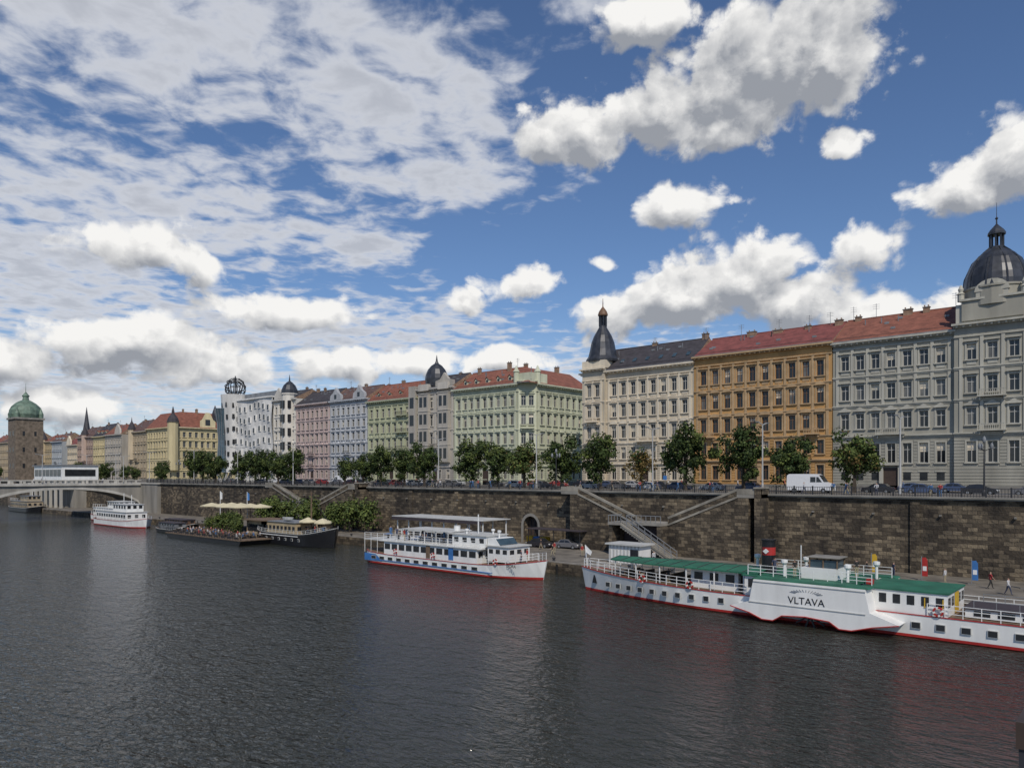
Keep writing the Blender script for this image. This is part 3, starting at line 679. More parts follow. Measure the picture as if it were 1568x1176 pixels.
def stairs(name, xc, half, yw=YW):
    g = G(name, (xc, 95, 1.4)); zl = 6.2; y0, y1 = yw - 2.6, yw - .02
    lx = 2.8
    for sg in (-1, 1):
        n = 26
        for k in range(n):
            a = xc + sg * (lx + (half - lx) * k / n); b = xc + sg * (lx + (half - lx) * (k + 1) / n); z = zl + (ST - zl) * (k + 1) / n
            g.box('upper_steps', 'concrete', min(a, b), max(a, b), y0 + .25, y1, z - .5, z)
        P0 = (xc + sg * lx, zl); P1 = (xc + sg * half, ST)
        g.prism('parapet', 'granite', [(P0[0], P0[1] - .35), (P1[0], P1[1] - .35), (P1[0], P1[1] + .62), (P0[0], P0[1] + .62)], y0, y0 + .25)
        g.bar('coping', 'concrete_stair', (P0[0], y0 + .12, P0[1] + .70), (P1[0], y0 + .12, P1[1] + .70), .17)
        g.bar('stringer', 'concrete_stair', (P0[0], y0 + .05, P0[1] - .3), (P1[0], y0 + .05, P1[1] - .3), .13)
        g.prism('masonry', 'granite', [(P0[0], 1.4), (P1[0] + sg * 1.6, 1.4), (P1[0] + sg * 1.6, ST - .36), (P1[0], ST - .36), (P0[0], zl - .36)], y0 + .03, y1)
        a, b = sorted((P1[0], P1[0] + sg * 3.4)); g.box('top_landing', 'concrete', a, b, y0, yw, ST - .35, ST + .12)
        g.box('landing_parapet', 'concrete_stair', a, b, y0 - .02, y0 + .23, ST + .12, ST + .85)
        if sg > 0: g.box('pier', 'granite', b - .9, b, y0 - .1, yw, 1.4, ST + .9); g.box('pier', 'concrete_stair', b - 1.0, b + .1, y0 - .2, yw, ST + .9, ST + 1.1)
    g.box('landing', 'concrete', xc - lx, xc + lx, y0 - 2.2, y1, zl - .4, zl)
    m_ = 22; la, lb = xc - lx, xc + 5.5
    for k in range(m_):
        a = la + (lb - la) * k / m_; b = la + (lb - la) * (k + 1) / m_; z = zl - (zl - 1.4) * (k + 1) / m_
        g.box('lower_steps', 'concrete', a, b, y0 - 3.9, y0 - 2.22, max(1.38, z - .6), z)
    g.box('turn_landing', 'concrete', la - 2.2, la, y0 - 3.9, y0 - .02, zl - .4, zl); g.box('turn_landing', 'granite', la - 2.2, la - 1.6, y0 - 3.6, y0 - .1, 1.4, zl - .4)
    for yy in (y0 - 3.85, y0 - 2.25):
        g.bar('stringer', 'concrete_stair', (la, yy, zl - .2), (lb, yy, 1.3), .14)
        for k in range(9):
            t = k / 8; x = la + (lb - la) * t; z = zl + (1.4 - zl) * t; g.bar('handrail', 'steel', (x, yy, z), (x, yy, z + 1.0), .035)
        g.bar('handrail', 'steel', (la, yy, zl + 1), (lb, yy, 2.4), .045); g.bar('handrail', 'steel', (la, yy, zl + .5), (lb, yy, 1.9), .03)
    for k in range(5): g.bar('handrail', 'steel', (la - 2.1 + k * .52, y0 - 3.85, zl), (la - 2.1 + k * .52, y0 - 3.85, zl + 1.0), .035)
    g.bar('handrail', 'steel', (la - 2.1, y0 - 3.85, zl + 1), (la, y0 - 3.85, zl + 1), .045); g.bar('handrail', 'steel', (la - 2.15, y0 - 3.85, zl + 1), (la - 2.15, y0 - .1, zl + 1), .045)
    for k in range(8): g.bar('handrail', 'steel', (xc - lx + k * 2 * lx / 7, y0 - 2.1, zl), (xc - lx + k * 2 * lx / 7, y0 - 2.1, zl + 1.0), .035)
    g.bar('handrail', 'steel', (xc - lx, y0 - 2.1, zl + 1), (xc + lx, y0 - 2.1, zl + 1), .045)
    g.box('masonry', 'granite', xc + lx - .6, xc + lx, y0 - 2.1, y1, 1.4, zl - .4)
    g.box('vault', 'canvas_dark', xc - lx - 1.5, xc + lx - .6, y0 - .5, y0 - .4, 1.4, zl - .4)  # dark sheet: shade of the opening under the landing, put in as colour
    g.build()
stairs('double_staircase', -56.5, 13.3); stairs('double_staircase', -145.5, 15)

g = G('arch_bridge', (-247, 60, 0)); XA, XB = -254, -240
def arch(yc, half):
    n = 24; zd = ST - .5
    def za(y): return 1.2 + 7.6 * math.sqrt(max(0, 1 - ((y - yc) / half) ** 2)) ** .9
    for k in range(n):
        ya = yc - half + 2 * half * k / n; yb = yc - half + 2 * half * (k + 1) / n
        for X in (XA, XB): g.poly('spandrels', 'concrete', [(X, ya, za(ya)), (X, yb, za(yb)), (X, yb, zd), (X, ya, zd)])
        g.poly('vault', 'concrete', [(XA, ya, za(ya)), (XB, ya, za(ya)), (XB, yb, za(yb)), (XA, yb, za(yb))])
        g.poly('arch_ring', 'concrete_pale', [(XB + .12, ya, za(ya)), (XB + .12, yb, za(yb)), (XB + .12, yb, za(yb) + .75), (XB + .12, ya, za(ya) + .75)])
        g.poly('arch_ring', 'concrete_pale', [(XB, ya, za(ya) + .75), (XB, yb, za(yb) + .75), (XB + .12, yb, za(yb) + .75), (XB + .12, ya, za(ya) + .75)])
        g.poly('arch_ring', 'concrete_pale', [(XB, ya, za(ya) - .01), (XB, yb, za(yb) - .01), (XB + .12, yb, za(yb)), (XB + .12, ya, za(ya))])
for yc in (75.5, 26.5, -22.5, -71.5): arch(yc, 22.5)
for yp in (51, 2, -47):
    g.box('piers', 'concrete', XA - 1, XB + 1, yp - 2, yp + 2, -1, ST - .5); g.lathe('piers', 'concrete', XB + 1, yp, [(2, -1), (2, 3.5), (.2, 4.6)], 12)
g.box('deck', 'concrete_pale', XA - .5, XB + .5, -95, 98, ST - .5, ST + .1); g.box('deck', 'concrete', XA - .2, XB + .2, -95, 98, ST - .75, ST - .503)
for X in (XA - .2, XB + .2):
    g.box('parapet', 'concrete_pale', X - .15, X + .15, -95, 97, ST + .95, ST + 1.15)
    for k in range(64): g.box('parapet', 'concrete_pale', X - .1, X + .1, -94 + k * 3, -93.3 + k * 3, ST + .1, ST + .95)
    for k in range(190): g.box('parapet', 'iron', X - .04, X + .04, -94 + k, -93.93 + k, ST + .1, ST + .95)
g.build()
g = G('quay_abutment', (-235, 98, 0)); g.box('masonry', 'concrete', -254.5, -228, 96.9, 99, -1, ST - .1); g.box('cap', 'concrete_pale', -255, -227.5, 96.6, 99, ST - .1, ST + .25); g.build()
g = G('stone_bridge_pier', (1, 14, 0)); g.box('shaft', 'slate', -1.40, 3.6, 11.7, 16.5, -1, 9.6); g.box('cap', 'door_wood', -1.43, 3.65, 11.67, 16.6, 9.6, 9.95)
g.build()

# ------------------------------------------------------------------ trees
def tree_mesh(seed, h=9.5, w=3.8, mats=('leaf_dark', 'leaf_mid', 'leaf_light'), wts=(4, 5, 2), trunk=2.0, nl=4600):
    r = random.Random(seed); g = G('tree')
    pts = [(0, 0, -.1), (r.uniform(-.1, .1), r.uniform(-.1, .1), trunk), (r.uniform(-.2, .2), r.uniform(-.2, .2), h * .6), (0, 0, h * .85)]
    rad = [.24, .18, .10, .03]
    for i in range(3): g.bar('t', 'bark', pts[i], pts[i + 1], rad[i], rad[i + 1])
    cl = []; zc = trunk + (h - trunk) * .44; rz = (h - trunk) * .54
    for k in range(46):
        u = r.uniform(-1, 1); a = r.uniform(0, 2 * math.pi); rr = r.uniform(.25, .93); s = math.sqrt(1 - u * u)
        lump = 1 + .18 * math.sin(3 * a + seed); tap = 1.0 - .22 * max(0, u)
        c = Vector((w * rr * s * math.cos(a) * lump * tap, w * rr * s * math.sin(a) * lump * tap, zc + rz * u * rr)); cl.append((c, r.uniform(.65, 1.3)))
        if k < 12: g.bar('l', 'bark', (0, 0, trunk + r.uniform(0, 2)), tuple(c * .95 + Vector((0, 0, .1))), .07, .02)
    for c, cr in cl:
        m0 = r.choices(mats, wts)[0]
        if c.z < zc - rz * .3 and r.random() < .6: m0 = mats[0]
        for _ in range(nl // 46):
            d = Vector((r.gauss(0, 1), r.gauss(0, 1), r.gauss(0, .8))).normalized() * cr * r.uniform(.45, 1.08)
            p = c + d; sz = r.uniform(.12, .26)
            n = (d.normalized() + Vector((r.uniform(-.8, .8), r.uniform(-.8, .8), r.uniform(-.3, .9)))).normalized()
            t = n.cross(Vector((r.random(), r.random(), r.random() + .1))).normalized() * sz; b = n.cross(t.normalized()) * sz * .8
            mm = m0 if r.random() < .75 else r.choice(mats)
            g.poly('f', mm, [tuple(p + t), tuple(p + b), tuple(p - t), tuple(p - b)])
    return g.mesh()
TV = [tree_mesh(s) for s in (1, 2, 3, 4)]
TS = tree_mesh(9, 6.5, 2.3, nl=2000); TB = tree_mesh(11, 8.0, 2.4, ('leaf_brown', 'leaf_mid', 'leaf_brown'), (4, 4, 3), nl=1700)
TL = tree_mesh(12, 9.3, 3.8, ('leaf_mid', 'leaf_light', 'leaf_brown'), (4, 5, 2))
tl = [(-33.7, 'L', 1.08), (-42.8, 0, 1.06), (-50.7, 1, 1.14), (-60.7, 2, 1.30), (-69.7, 'B', 1.1), (-78.1, 3, 1.16), (-87.3, 0, 1.2), (-96.4, 'L', 1.1), (-104.5, 2, 1.15), (-111.5, 3, 1.18),
      (-127, 0, 1.15), (-134, 1, 1.05), (-142, 2, 1.15), (-149, 0, 1.0), (-157, 'S', 1.1), (-181, 3, 1.15), (-188, 0, 1.1), (-195, 1, 1.15), (-202, 2, 1.1), (-209, 3, 1.1), (-226, 0, 1.2), (-233, 2, 1.25), (-240, 1, 1.2)]
for x, v, s in tl:
    me = {'L': TL, 'B': TB, 'S': TS}.get(v) if isinstance(v, str) else TV[v]
    place('street_tree', me, (x, 114 + R.uniform(-.6, .6), ST), R.uniform(0, 6), (s * R.uniform(.88, 1.05), s, s * R.uniform(.92, 1.05)))
for k in range(26): place('street_tree', TV[k % 4], (-258 - k * 13 + R.uniform(-4, 4), 114 + R.uniform(-3, 3), ST), R.uniform(0, 6), R.uniform(.6, .95))

# ------------------------------------------------------------------ people
def person_mesh(pose, shirt, pants, bare=True, seed=0):
    V = {'pel': ((0, 0, .96), .13), 'waist': ((0, 0, 1.12), .12), 'chest': ((0, 0, 1.34), .15), 'neck': ((0, 0, 1.49), .055), 'h1': ((0, -.015, 1.57), .08), 'h2': ((0, -.005, 1.68), .082)}
    E = [('pel', 'waist'), ('waist', 'chest'), ('chest', 'neck'), ('neck', 'h1'), ('h1', 'h2')]
    st = pose
    for sg, n in ((-1, 'L'), (1, 'R')):
        arm = .18 * sg if st == 'walk' else .03
        V['sh' + n] = ((.18 * sg, 0, 1.43), .06); V['el' + n] = ((.24 * sg, arm * .5, 1.14), .045)
        V['wr' + n] = ((.23 * sg, arm - .12, .92), .03); V['ha' + n] = ((.225 * sg, arm - .15, .84), .036)
        if st == 'lean': V['el' + n] = ((.25 * sg, -.18, 1.18), .045); V['wr' + n] = ((.17 * sg, -.38, 1.1), .03); V['ha' + n] = ((.14 * sg, -.45, 1.1), .036)
        if st == 'sit': V['el' + n] = ((.24 * sg, -.08, 1.12), .045); V['wr' + n] = ((.15 * sg, -.32, 1.0), .03); V['ha' + n] = ((.12 * sg, -.38, 1.0), .036)
        lg = -.28 * sg if st == 'walk' else 0
        V['hi' + n] = ((.09 * sg, 0, .9), .095); V['kn' + n] = ((.1 * sg, lg * .5 - .04, .5), .065); V['an' + n] = ((.1 * sg, lg + (.03), .1), .042); V['to' + n] = ((.11 * sg, lg - .12, .045), .036)
        if st == 'sit': V['kn' + n] = ((.12 * sg, -.42, .93), .065); V['an' + n] = ((.12 * sg, -.42, .55), .042); V['to' + n] = ((.12 * sg, -.56, .5), .036)
        E += [('chest', 'sh' + n), ('sh' + n, 'el' + n), ('el' + n, 'wr' + n), ('wr' + n, 'ha' + n), ('pel', 'hi' + n), ('hi' + n, 'kn' + n), ('kn' + n, 'an' + n), ('an' + n, 'to' + n)]
    keys = list(V); dz = -.46 if st == 'sit' else 0
    me = bpy.data.meshes.new('p'); me.from_pydata([(V[k][0][0], V[k][0][1], V[k][0][2] + dz) for k in keys], [(keys.index(a), keys.index(b)) for a, b in E], [])
    ob = bpy.data.objects.new('p', me); link(ob)
    ob.modifiers.new('s', 'SKIN'); sd = ob.modifiers.new('u', 'SUBSURF'); sd.levels = 1; sd.render_levels = 1
    for i, k in enumerate(keys):
        me.skin_vertices[0].data[i].radius = (V[k][1], V[k][1] * (.8 if k in ('chest', 'waist', 'pel') else 1)); me.skin_vertices[0].data[i].use_root = (k == 'pel')
    dg = bpy.context.evaluated_depsgraph_get(); out = bpy.data.meshes.new_from_object(ob.evaluated_get(dg))
    bpy.data.objects.remove(ob)
    for mm in (shirt, pants, 'skin', 'hair', 'black_paint'): out.materials.append(M[mm])
    for p in out.polygons:
        c = p.center; z = c.z - dz; i = 0
        if z > 1.64 or (z > 1.53 and c.y > .02): i = 3
        elif z > 1.47: i = 2
        elif z > .95 and abs(c.x) < .17 and c.y > -.22: i = 0
        elif abs(c.x) > .17 and z > 1.2: i = 0
        elif (abs(c.x) > .17 and z > .75) or (st in ('sit', 'lean') and z > .97 and c.y < -.2): i = 2 if bare else 0
        elif z < .08 and st != 'sit': i = 4
        else: i = 1
        p.material_index = i; p.use_smooth = True
    out.name = 'person'; return out
PV = {}
sh = ['cloth0', 'cloth1', 'cloth2', 'cloth3', 'cloth4', 'cloth5']
for pose in ('stand', 'walk', 'lean', 'sit'):
    PV[pose] = [person_mesh(pose, sh[i], R.choice(['cloth0', 'cloth4', 'cloth3', 'cloth5']), i % 2 == 0, i) for i in range(5)]
def person(pose, x, y, z, rz=None, s=1, v=None): return place('person', PV[pose][v] if v is not None else R.choice(PV[pose]), (x, y, z), R.uniform(0, 6.3) if rz is None else rz, s * R.uniform(.94, 1.04))
QZ = 1.4
person('walk', -11.2, 86.5, QZ, 1.2, v=1)
for x, y, p in ((-9.4, 90, 'stand'), (-8.9, 90.5, 'stand'), (-13.2, 90, 'walk'), (-17.5, 91, 'stand'), (-26, 93, 'walk'), (-23, 92.5, 'stand'), (-61.5, 86, 'stand'), (-62.6, 86.6, 'stand'), (-66, 84, 'walk'), (-68, 87, 'stand'), (-73, 90, 'walk'), (-75, 84, 'stand'), (-50.5, 86, 'walk'), (-97, 90, 'walk'), (-103, 91, 'stand'), (-112, 92, 'walk')):
    person(p, x, y, QZ)
for k in range(34):
    x = R.uniform(-130, -12)
    if ingap(x): continue
    if k % 2: person('walk', x, R.uniform(99.5, 105), ST + .12, R.choice([1.57, -1.57]))
    else: person('lean', x, 98.75, ST + .12, 0)
for k in range(14): person('walk', R.uniform(-230, -20), R.uniform(133, 138), ST + .12, R.choice([1.57, -1.57]))
for k in range(8): person('walk', -241.2, R.uniform(50, 95), ST + .1, R.choice([0, 3.14]))

# ------------------------------------------------------------------ cars
def car_mesh(paint, van=False):
    g = G('car')
    if van:
        prof = [(-2.9, .35), (-2.95, 1.1), (-2.9, 2.35), (-2.6, 2.55), (.9, 2.55), (1.35, 2.4), (2.0, 1.45), (2.75, 1.2), (2.95, .9), (2.95, .35)]; hw = .98
        side = [((.25, 1.45), (.95, 1.45), (.95, 2.15), (.25, 2.15)), ((1.05, 1.45), (1.8, 1.45), (1.3, 2.15), (1.05, 2.15))]; ws = ((2.0, 1.47), (1.36, 2.38)); wh = (-1.9, 1.95)
    else:
        prof = [(-2.1, .3), (-2.15, .75), (-2.0, .98), (-1.55, 1.02), (-1.1, 1.42), (-.2, 1.5), (.35, 1.44), (1.05, 1.0), (1.9, .85), (2.12, .6), (2.12, .3)]; hw = .87
        side = [((-1.25, 1.02), (-.3, 1.02), (-.25, 1.4), (-1.0, 1.36)), ((-.2, 1.02), (.85, 1.02), (.35, 1.36), (-.2, 1.4))]; ws = ((1.02, 1.01), (.4, 1.41)); wh = (-1.3, 1.3)
    def yy(z): return hw * (1 - (.16 if not van else .05) * max(0, (z - 1.0)) / .5 * (1 if not van else .4))
    n = len(prof)
    g.poly('b', paint, [(x, -yy(z), z) for x, z in prof]); g.poly('b', paint, [(x, yy(z), z) for x, z in reversed(prof)])
    for i in range(n):
        a, b = prof[i], prof[(i + 1) % n]; g.poly('b', paint, [(a[0], -yy(a[1]), a[1]), (a[0], yy(a[1]), a[1]), (b[0], yy(b[1]), b[1]), (b[0], -yy(b[1]), b[1])])
    for q in side:
        for sg in (-1, 1): g.poly('g', 'glass', [(x, sg * (yy(z) + .012), z) for x, z in q])
    (xa, za), (xb, zb_) = ws; d = .03
    g.poly('g', 'glass', [(xa + d, -yy(za) + .1, za + d), (xa + d, yy(za) - .1, za + d), (xb + d, yy(zb_) - .1, zb_ + d), (xb + d, -yy(zb_) + .1, zb_ + d)])
    if not van: g.poly('g', 'glass', [(-1.53, -.7, 1.08), (-1.53, .7, 1.08), (-1.14, .65, 1.42), (-1.14, -.65, 1.42)])
    xe = prof[-1][0]; xs_ = prof[0][0]
    for sg in (-1, 1):
        g.box('l', 'white_paint', xe - .1, xe + .02, sg * .68 - .16, sg * .68 + .16, .58, .74); g.box('l', 'red_paint', xs_ - .05, xs_ + .1, sg * .7 - .1, sg * .7 + .1, .7, .88)
        for x in wh:
            v = [(x + .33 * math.cos(t), .33 + .33 * math.sin(t)) for t in [2 * math.pi * k / 14 for k in range(14)]]
            g.prism('w', 'tyre', v, min(sg * (hw - .16), sg * (hw + .02)), max(sg * (hw - .16), sg * (hw + .02)))
            v = [(x + .19 * math.cos(t), .33 + .19 * math.sin(t)) for t in [2 * math.pi * k / 10 for k in range(10)]]
            g.prism('w', 'steel', v, min(sg * (hw - .1), sg * (hw + .03)), max(sg * (hw - .1), sg * (hw + .03)))
    return g.mesh()
CM = [car_mesh('carpaint%d' % i) for i in range(6)]; VAN = car_mesh('carpaint4', True)
for k in range(34):
    x = -12 - k * 6.4 - R.uniform(0, .8)
    if -46 < x < -34: continue
    if R.random() < .8: place('parked_car', CM[R.choice([0, 1, 1, 3, 4, 5, 5, 2])], (x, 117.5, ST + .005), 0 if R.random() < .5 else math.pi)
    if R.random() < .6: place('parked_car', R.choice(CM), (x + 2, 129.8, ST + .005), 0)
place('white_delivery_van', VAN, (-38.6, 110.5, ST + .125), 0, 1.08)
place('delivery_van', VAN, (-166, 119, ST + .005), math.pi)
for x, y, i in ((-75.5, 93, 1), (-71, 94.5, 5)): place('parked_car', CM[i], (x, y, QZ), .1)

# ------------------------------------------------------------------ street lamps, signs
def lamp_mesh(h=10.5):
    g = G('lamp'); g.lathe('p', 'lamp_grey', 0, 0, [(.2, 0), (.18, 1.2), (.14, 1.3), (.09, h)], 10)
    for sg in (-1, 1):
        g.bar('a', 'lamp_grey', (0, 0, h - .1), (0, sg * 1.6, h + .25), .06); g.box('h', 'zinc', -.16, .16, min(sg * 1.5, sg * 2.3), max(sg * 1.5, sg * 2.3), h + .2, h + .34); g.box('h', 'white_paint', -.12, .12, min(sg * 1.6, sg * 2.2), max(sg * 1.6, sg * 2.2), h + .16, h + .197)
    return g.mesh()
LM = lamp_mesh()
for x in (-27, -46.5, -66, -92, -120, -150, -178, -208, -236, -270, -300, -330): place('street_lamp', LM, (x, 112, ST + .12), 0)
g = G('lamp2'); g.lathe('p', 'iron', 0, 0, [(.28, 0), (.28, .5), (.12, .8), (.09, 4.2), (.05, 6.6)], 10)
for a in (0, 2.1, 4.2):
    g.bar('a', 'iron', (0, 0, 5.6), (.8 * math.cos(a), .8 * math.sin(a), 6.0), .04); g.lathe('l', 'zinc', .8 * math.cos(a), .8 * math.sin(a), [(.08, 5.8), (.18, 6.0), (.2, 6.25), (.14, 6.45), (.05, 6.6)], 10)
g.lathe('l', 'zinc', 0, 0, [(.08, 6.6), (.2, 6.8), (.22, 7.05), (.15, 7.3), (.05, 7.45)], 10)
LO = g.mesh()
for x in (-16.5, -84, -238): place('ornate_street_lamp', LO, (x, 108, ST + .12), 0)
for k in range(4): place('street_lamp', LM, (-240.5, 92 - k * 22, ST), 0, .8)
for i, (x, c) in enumerate(((-25.2, 'yellow_paint'), (-20.0, 'red_paint'), (-15.2, 'blue_paint'), (-10.5, 'yellow_paint'))):
    g = G('advertising_banner', (x, 92, QZ)); g.bar('pole', 'steel', (x, 92, QZ), (x, 92, QZ + 2.7), .04); g.box('foot', 'plinth', x - .35, x + .35, 91.7, 92.3, QZ, QZ + .1)
    g.prism('banner', c, [(x + .05, QZ + .5), (x + .6, QZ + .5), (x + .58, QZ + 2.3), (x + .4, QZ + 2.6), (x + .05, QZ + 2.55)], 91.98, 92.02)
    g.box('panel', 'white_paint', x + .12, x + .5, 91.95, 92.05, QZ + 1.1, QZ + 1.6); g.build()
g = G('blue_parking_sign', (-63, 111, ST)); g.bar('pole', 'steel', (-63, 111, ST), (-63, 111, ST + 2.6), .04); g.box('plate', 'blue_paint', -63.35, -62.65, 110.93, 110.97, ST + 1.9, ST + 2.6); g.build()
g = G('ticket_kiosk', (-53.4, 85, QZ))
g.box('walls', 'white_paint', -56, -51.2, 83.6, 86.4, QZ, 3.8); g.box('roof', 'dirty_white', -56.4, -50.8, 83.2, 86.8, 3.8, 4.0)
for k in range(9): g.box('cladding', 'dirty_white', -55.9 + k * .55, -55.65 + k * .55, 83.56, 83.6, QZ + .1, 3.75)
g.box('window', 'glass', -52.6, -51.4, 83.52, 83.56, 2.3, 3.3); g.build()
for x, c in ((-79.5, 'yellow_paint'), (-78.0, 'blue_paint'), (-76.6, 'yellow_paint')):
    g = G('waste_container', (x, 95.5, QZ)); g.prism('body', c, [(x - .55, QZ + .1), (x + .55, QZ + .1), (x + .65, QZ + 1.3), (x - .65, QZ + 1.3)], 94.9, 96.1)
    g.prism('lid', c, [(x - .7, QZ + 1.3), (x + .7, QZ + 1.3), (x + .5, QZ + 1.5), (x - .5, QZ + 1.5)], 94.85, 96.15)
    for q in (-.45, .45): g.box('wheels', 'tyre', x + q - .06, x + q + .06, 94.95, 95.1, QZ, QZ + .12)
    g.build()
g = G('boarding_pavilion', (-89, 84, QZ))
g.box('floor', 'wood_deck', -99.5, -78.6, 82.5, 88.5, QZ, QZ + .15)
for k in range(8):
    for y in (82.8, 88.2): g.box('posts', 'white_paint', -99.2 + k * 2.9, -99.05 + k * 2.9, y, y + .15, QZ + .15, 6.0)
g.box('roof', 'dirty_white', -99.9, -78.3, 82.2, 88.8, 6.0, 6.12); g.box('awning', 'canvas_dark', -99.8, -78.4, 82.1, 82.2, 5.5, 5.98)
g.box('upper_floor', 'dirty_white', -99.4, -82, 82.6, 88.4, 3.7, 3.85); g.box('interior_shade', 'canvas_dark', -98, -80, 85, 88, QZ + .15, 3.6)  # dark block paints the shaded inside of the pavilion, not a real fitting
g.build()
g = G('ticket_awning', (-74, 88, QZ))
g.box('roof', 'canvas_dark', -79, -68, 93.5, 96.5, 4.2, 4.35)
for x in (-78.8, -73.5, -68.3):
    for y in (93.7, 96.2): g.box('posts', 'iron', x, x + .1, y, y + .1, QZ, 4.2)
g.build()

# ------------------------------------------------------------------ ships
class Hull:
    def __init__(s, g, xb, xs, yc, B, zd, top='white_paint', low='red_paint', bow=.2, stern=.1, sheer=.5, bulwark=0):
        s.g, s.xb, s.xs, s.yc, s.B, s.zd, s.bow, s.stern, s.sheer = g, xb, xs, yc, B, zd, bow, stern, sheer
        n = 36; sg = 1 if xs > xb else -1
        rows = []
        for i in range(n + 1):
            t = i / n
            x = xb + (xs - xb) * t; b = s.hwt(t); z = s.deck(t); lowf = max(.05, .90 - .35 * max(0, 1 - t / bow))
            rake = max(0, 1 - t / .12) * .9 * sg
            sec = [(x + rake, b * .8 * lowf, -.5), (x + rake * .6, b * (.97 if t > bow else lowf + .05), .08), (x + rake * .55, b * (.975 if t > bow else lowf + .07), .30), (x, b, z)]
            if bulwark: sec.append((x - rake * .1, b * 1.0, z + bulwark))
            rows.append(sec)
        mats = [low, low, top] + ([top] if bulwark else [])
        for a, b in zip(rows, rows[1:]):
            for k in range(len(a) - 1):
                for sd in (-1, 1):
                    g.poly('hull', mats[k], [(a[k][0], yc + sd * a[k][1], a[k][2]), (b[k][0], yc + sd * b[k][1], b[k][2]), (b[k + 1][0], yc + sd * b[k + 1][1], b[k + 1][2]), (a[k + 1][0], yc + sd * a[k + 1][1], a[k + 1][2])])
            g.poly('deck', 'wood_deck', [(a[3][0], yc - a[3][1], a[3][2] - .02), (b[3][0], yc - b[3][1], b[3][2] - .02), (b[3][0], yc + b[3][1], b[3][2] - .02), (a[3][0], yc + a[3][1], a[3][2] - .02)])
            for sd in (-1, 1): g.bar('rub_rail', low if low != 'black_paint' else 'dirty_white', (a[-1][0], yc + sd * a[-1][1], a[-1][2]), (b[-1][0], yc + sd * b[-1][1], b[-1][2]), .04)
        for e in (rows[0], rows[-1]):
            g.poly('hull', top, [(p[0], yc - p[1], p[2]) for p in e] + [(p[0], yc + p[1], p[2]) for p in reversed(e)])
    def hwt(s, t):
        b = s.B
        if t < s.bow: b *= max(.03, math.sin(t / s.bow * math.pi / 2) ** .75)
        if t > 1 - s.stern: b *= .55 + .45 * math.cos((t - 1 + s.stern) / s.stern * math.pi / 2) ** .6
        return b
    def hw(s, x): return s.hwt((x - s.xb) / (s.xs - s.xb))
    def deck(s, t): return s.zd + s.sheer * max(0, 1 - t / .35) ** 2 + s.sheer * .4 * max(0, (t - .75) / .25) ** 2
    def dz(s, x): return s.deck((x - s.xb) / (s.xs - s.xb))
    def ports(s, x0, x1, step, w, z, h, m='glass'):
        x = x0
        while x <= x1:
            b = s.hw(x)
            for sd in (-1, 1):
                y = s.yc + sd * b; s.g.box('hull_windows', m, x - w / 2, x + w / 2, y - .07, y + .07, z, z + h)
                s.g.box('hull_window_frames', 'dirty_white', x - w / 2 - .05, x + w / 2 + .05, y - .05, y + .05, z - .05, z + h + .05)
            x += step
    def rail(s, x0, x1, h=1.0, off=.1, m='white_paint', step=1.2, r=.03, sides=(-1, 1), zadd=0, rails=3):
        n = max(1, int(abs(x1 - x0) / step))
        for sd in sides:
            pr = None
            for k in range(n + 1):
                x = x0 + (x1 - x0) * k / n; p = Vector((x, s.yc + sd * max(.02, s.hw(x) - off), s.dz(x) + zadd))
                s.g.bar('railing', m, p, p + Vector((0, 0, h)), r)
                if pr is not None:
                    for q in range(rails): hh = Vector((0, 0, h * (q + 1) / rails)); s.g.bar('railing', m, pr + hh, p + hh, r * .8)
                pr = p
def cabin(g, x0, x1, y0, y1, z0, z1, m='white_paint', rm='dirty_white', ww=.9, gap=.45, wz=.8, wh=.8, over=.2):
    g.box('cabin', m, x0, x1, y0, y1, z0, z1); g.box('cabin_roof', rm, x0 - over, x1 + over, y0 - over, y1 + over, z1, z1 + .12)
    n = max(1, int((x1 - x0 - .4) / (ww + gap))); p = (x1 - x0) / n
    for k in range(n):
        c = x0 + p * (k + .5)
        for y in (y0, y1): g.box('cabin_windows', 'glass', c - ww / 2, c + ww / 2, y - .03, y + .03, z0 + wz, z0 + wz + wh)
    ny = max(1, int((y1 - y0) / 1.3)); q = (y1 - y0) / ny
    for k in range(ny):
        c = y0 + q * (k + .5)
        for x in (x0, x1): g.box('cabin_windows', 'glass', x - .03, x + .03, c - .4, c + .4, z0 + wz, z0 + wz + wh)
def text(g, s, x, y, z, size, m, name='lettering'):
    c = bpy.data.curves.new(name, 'FONT'); c.body = s; c.size = size; c.align_x = 'CENTER'; c.extrude = .012; c.materials.append(M[m])
    o = bpy.data.objects.new(name, c); o.location = (x, y, z); o.rotation_euler = (math.pi / 2, 0, 0); g.extra.append(o)
def lifebuoy(g, x, y, z):
    pts = [Vector((x + .33 * math.cos(t), y, z + .33 * math.sin(t))) for t in [2 * math.pi * k / 12 for k in range(13)]]
    for i, (a, b) in enumerate(zip(pts, pts[1:])): g.bar('lifebuoys', 'red_paint' if i % 3 != 0 else 'white_paint', a, b, .07)
def flag(g, x, y, z0, h, m):
    g.bar('flagpole', 'white_paint', (x, y, z0), (x - .3, y, z0 + h), .03)
    g.poly('flag', m, [(x - .3, y, z0 + h), (x + .6, y + .1, z0 + h - .75), (x + .4, y + .1, z0 + h - 1.2), (x - .27, y, z0 + h - .8)])

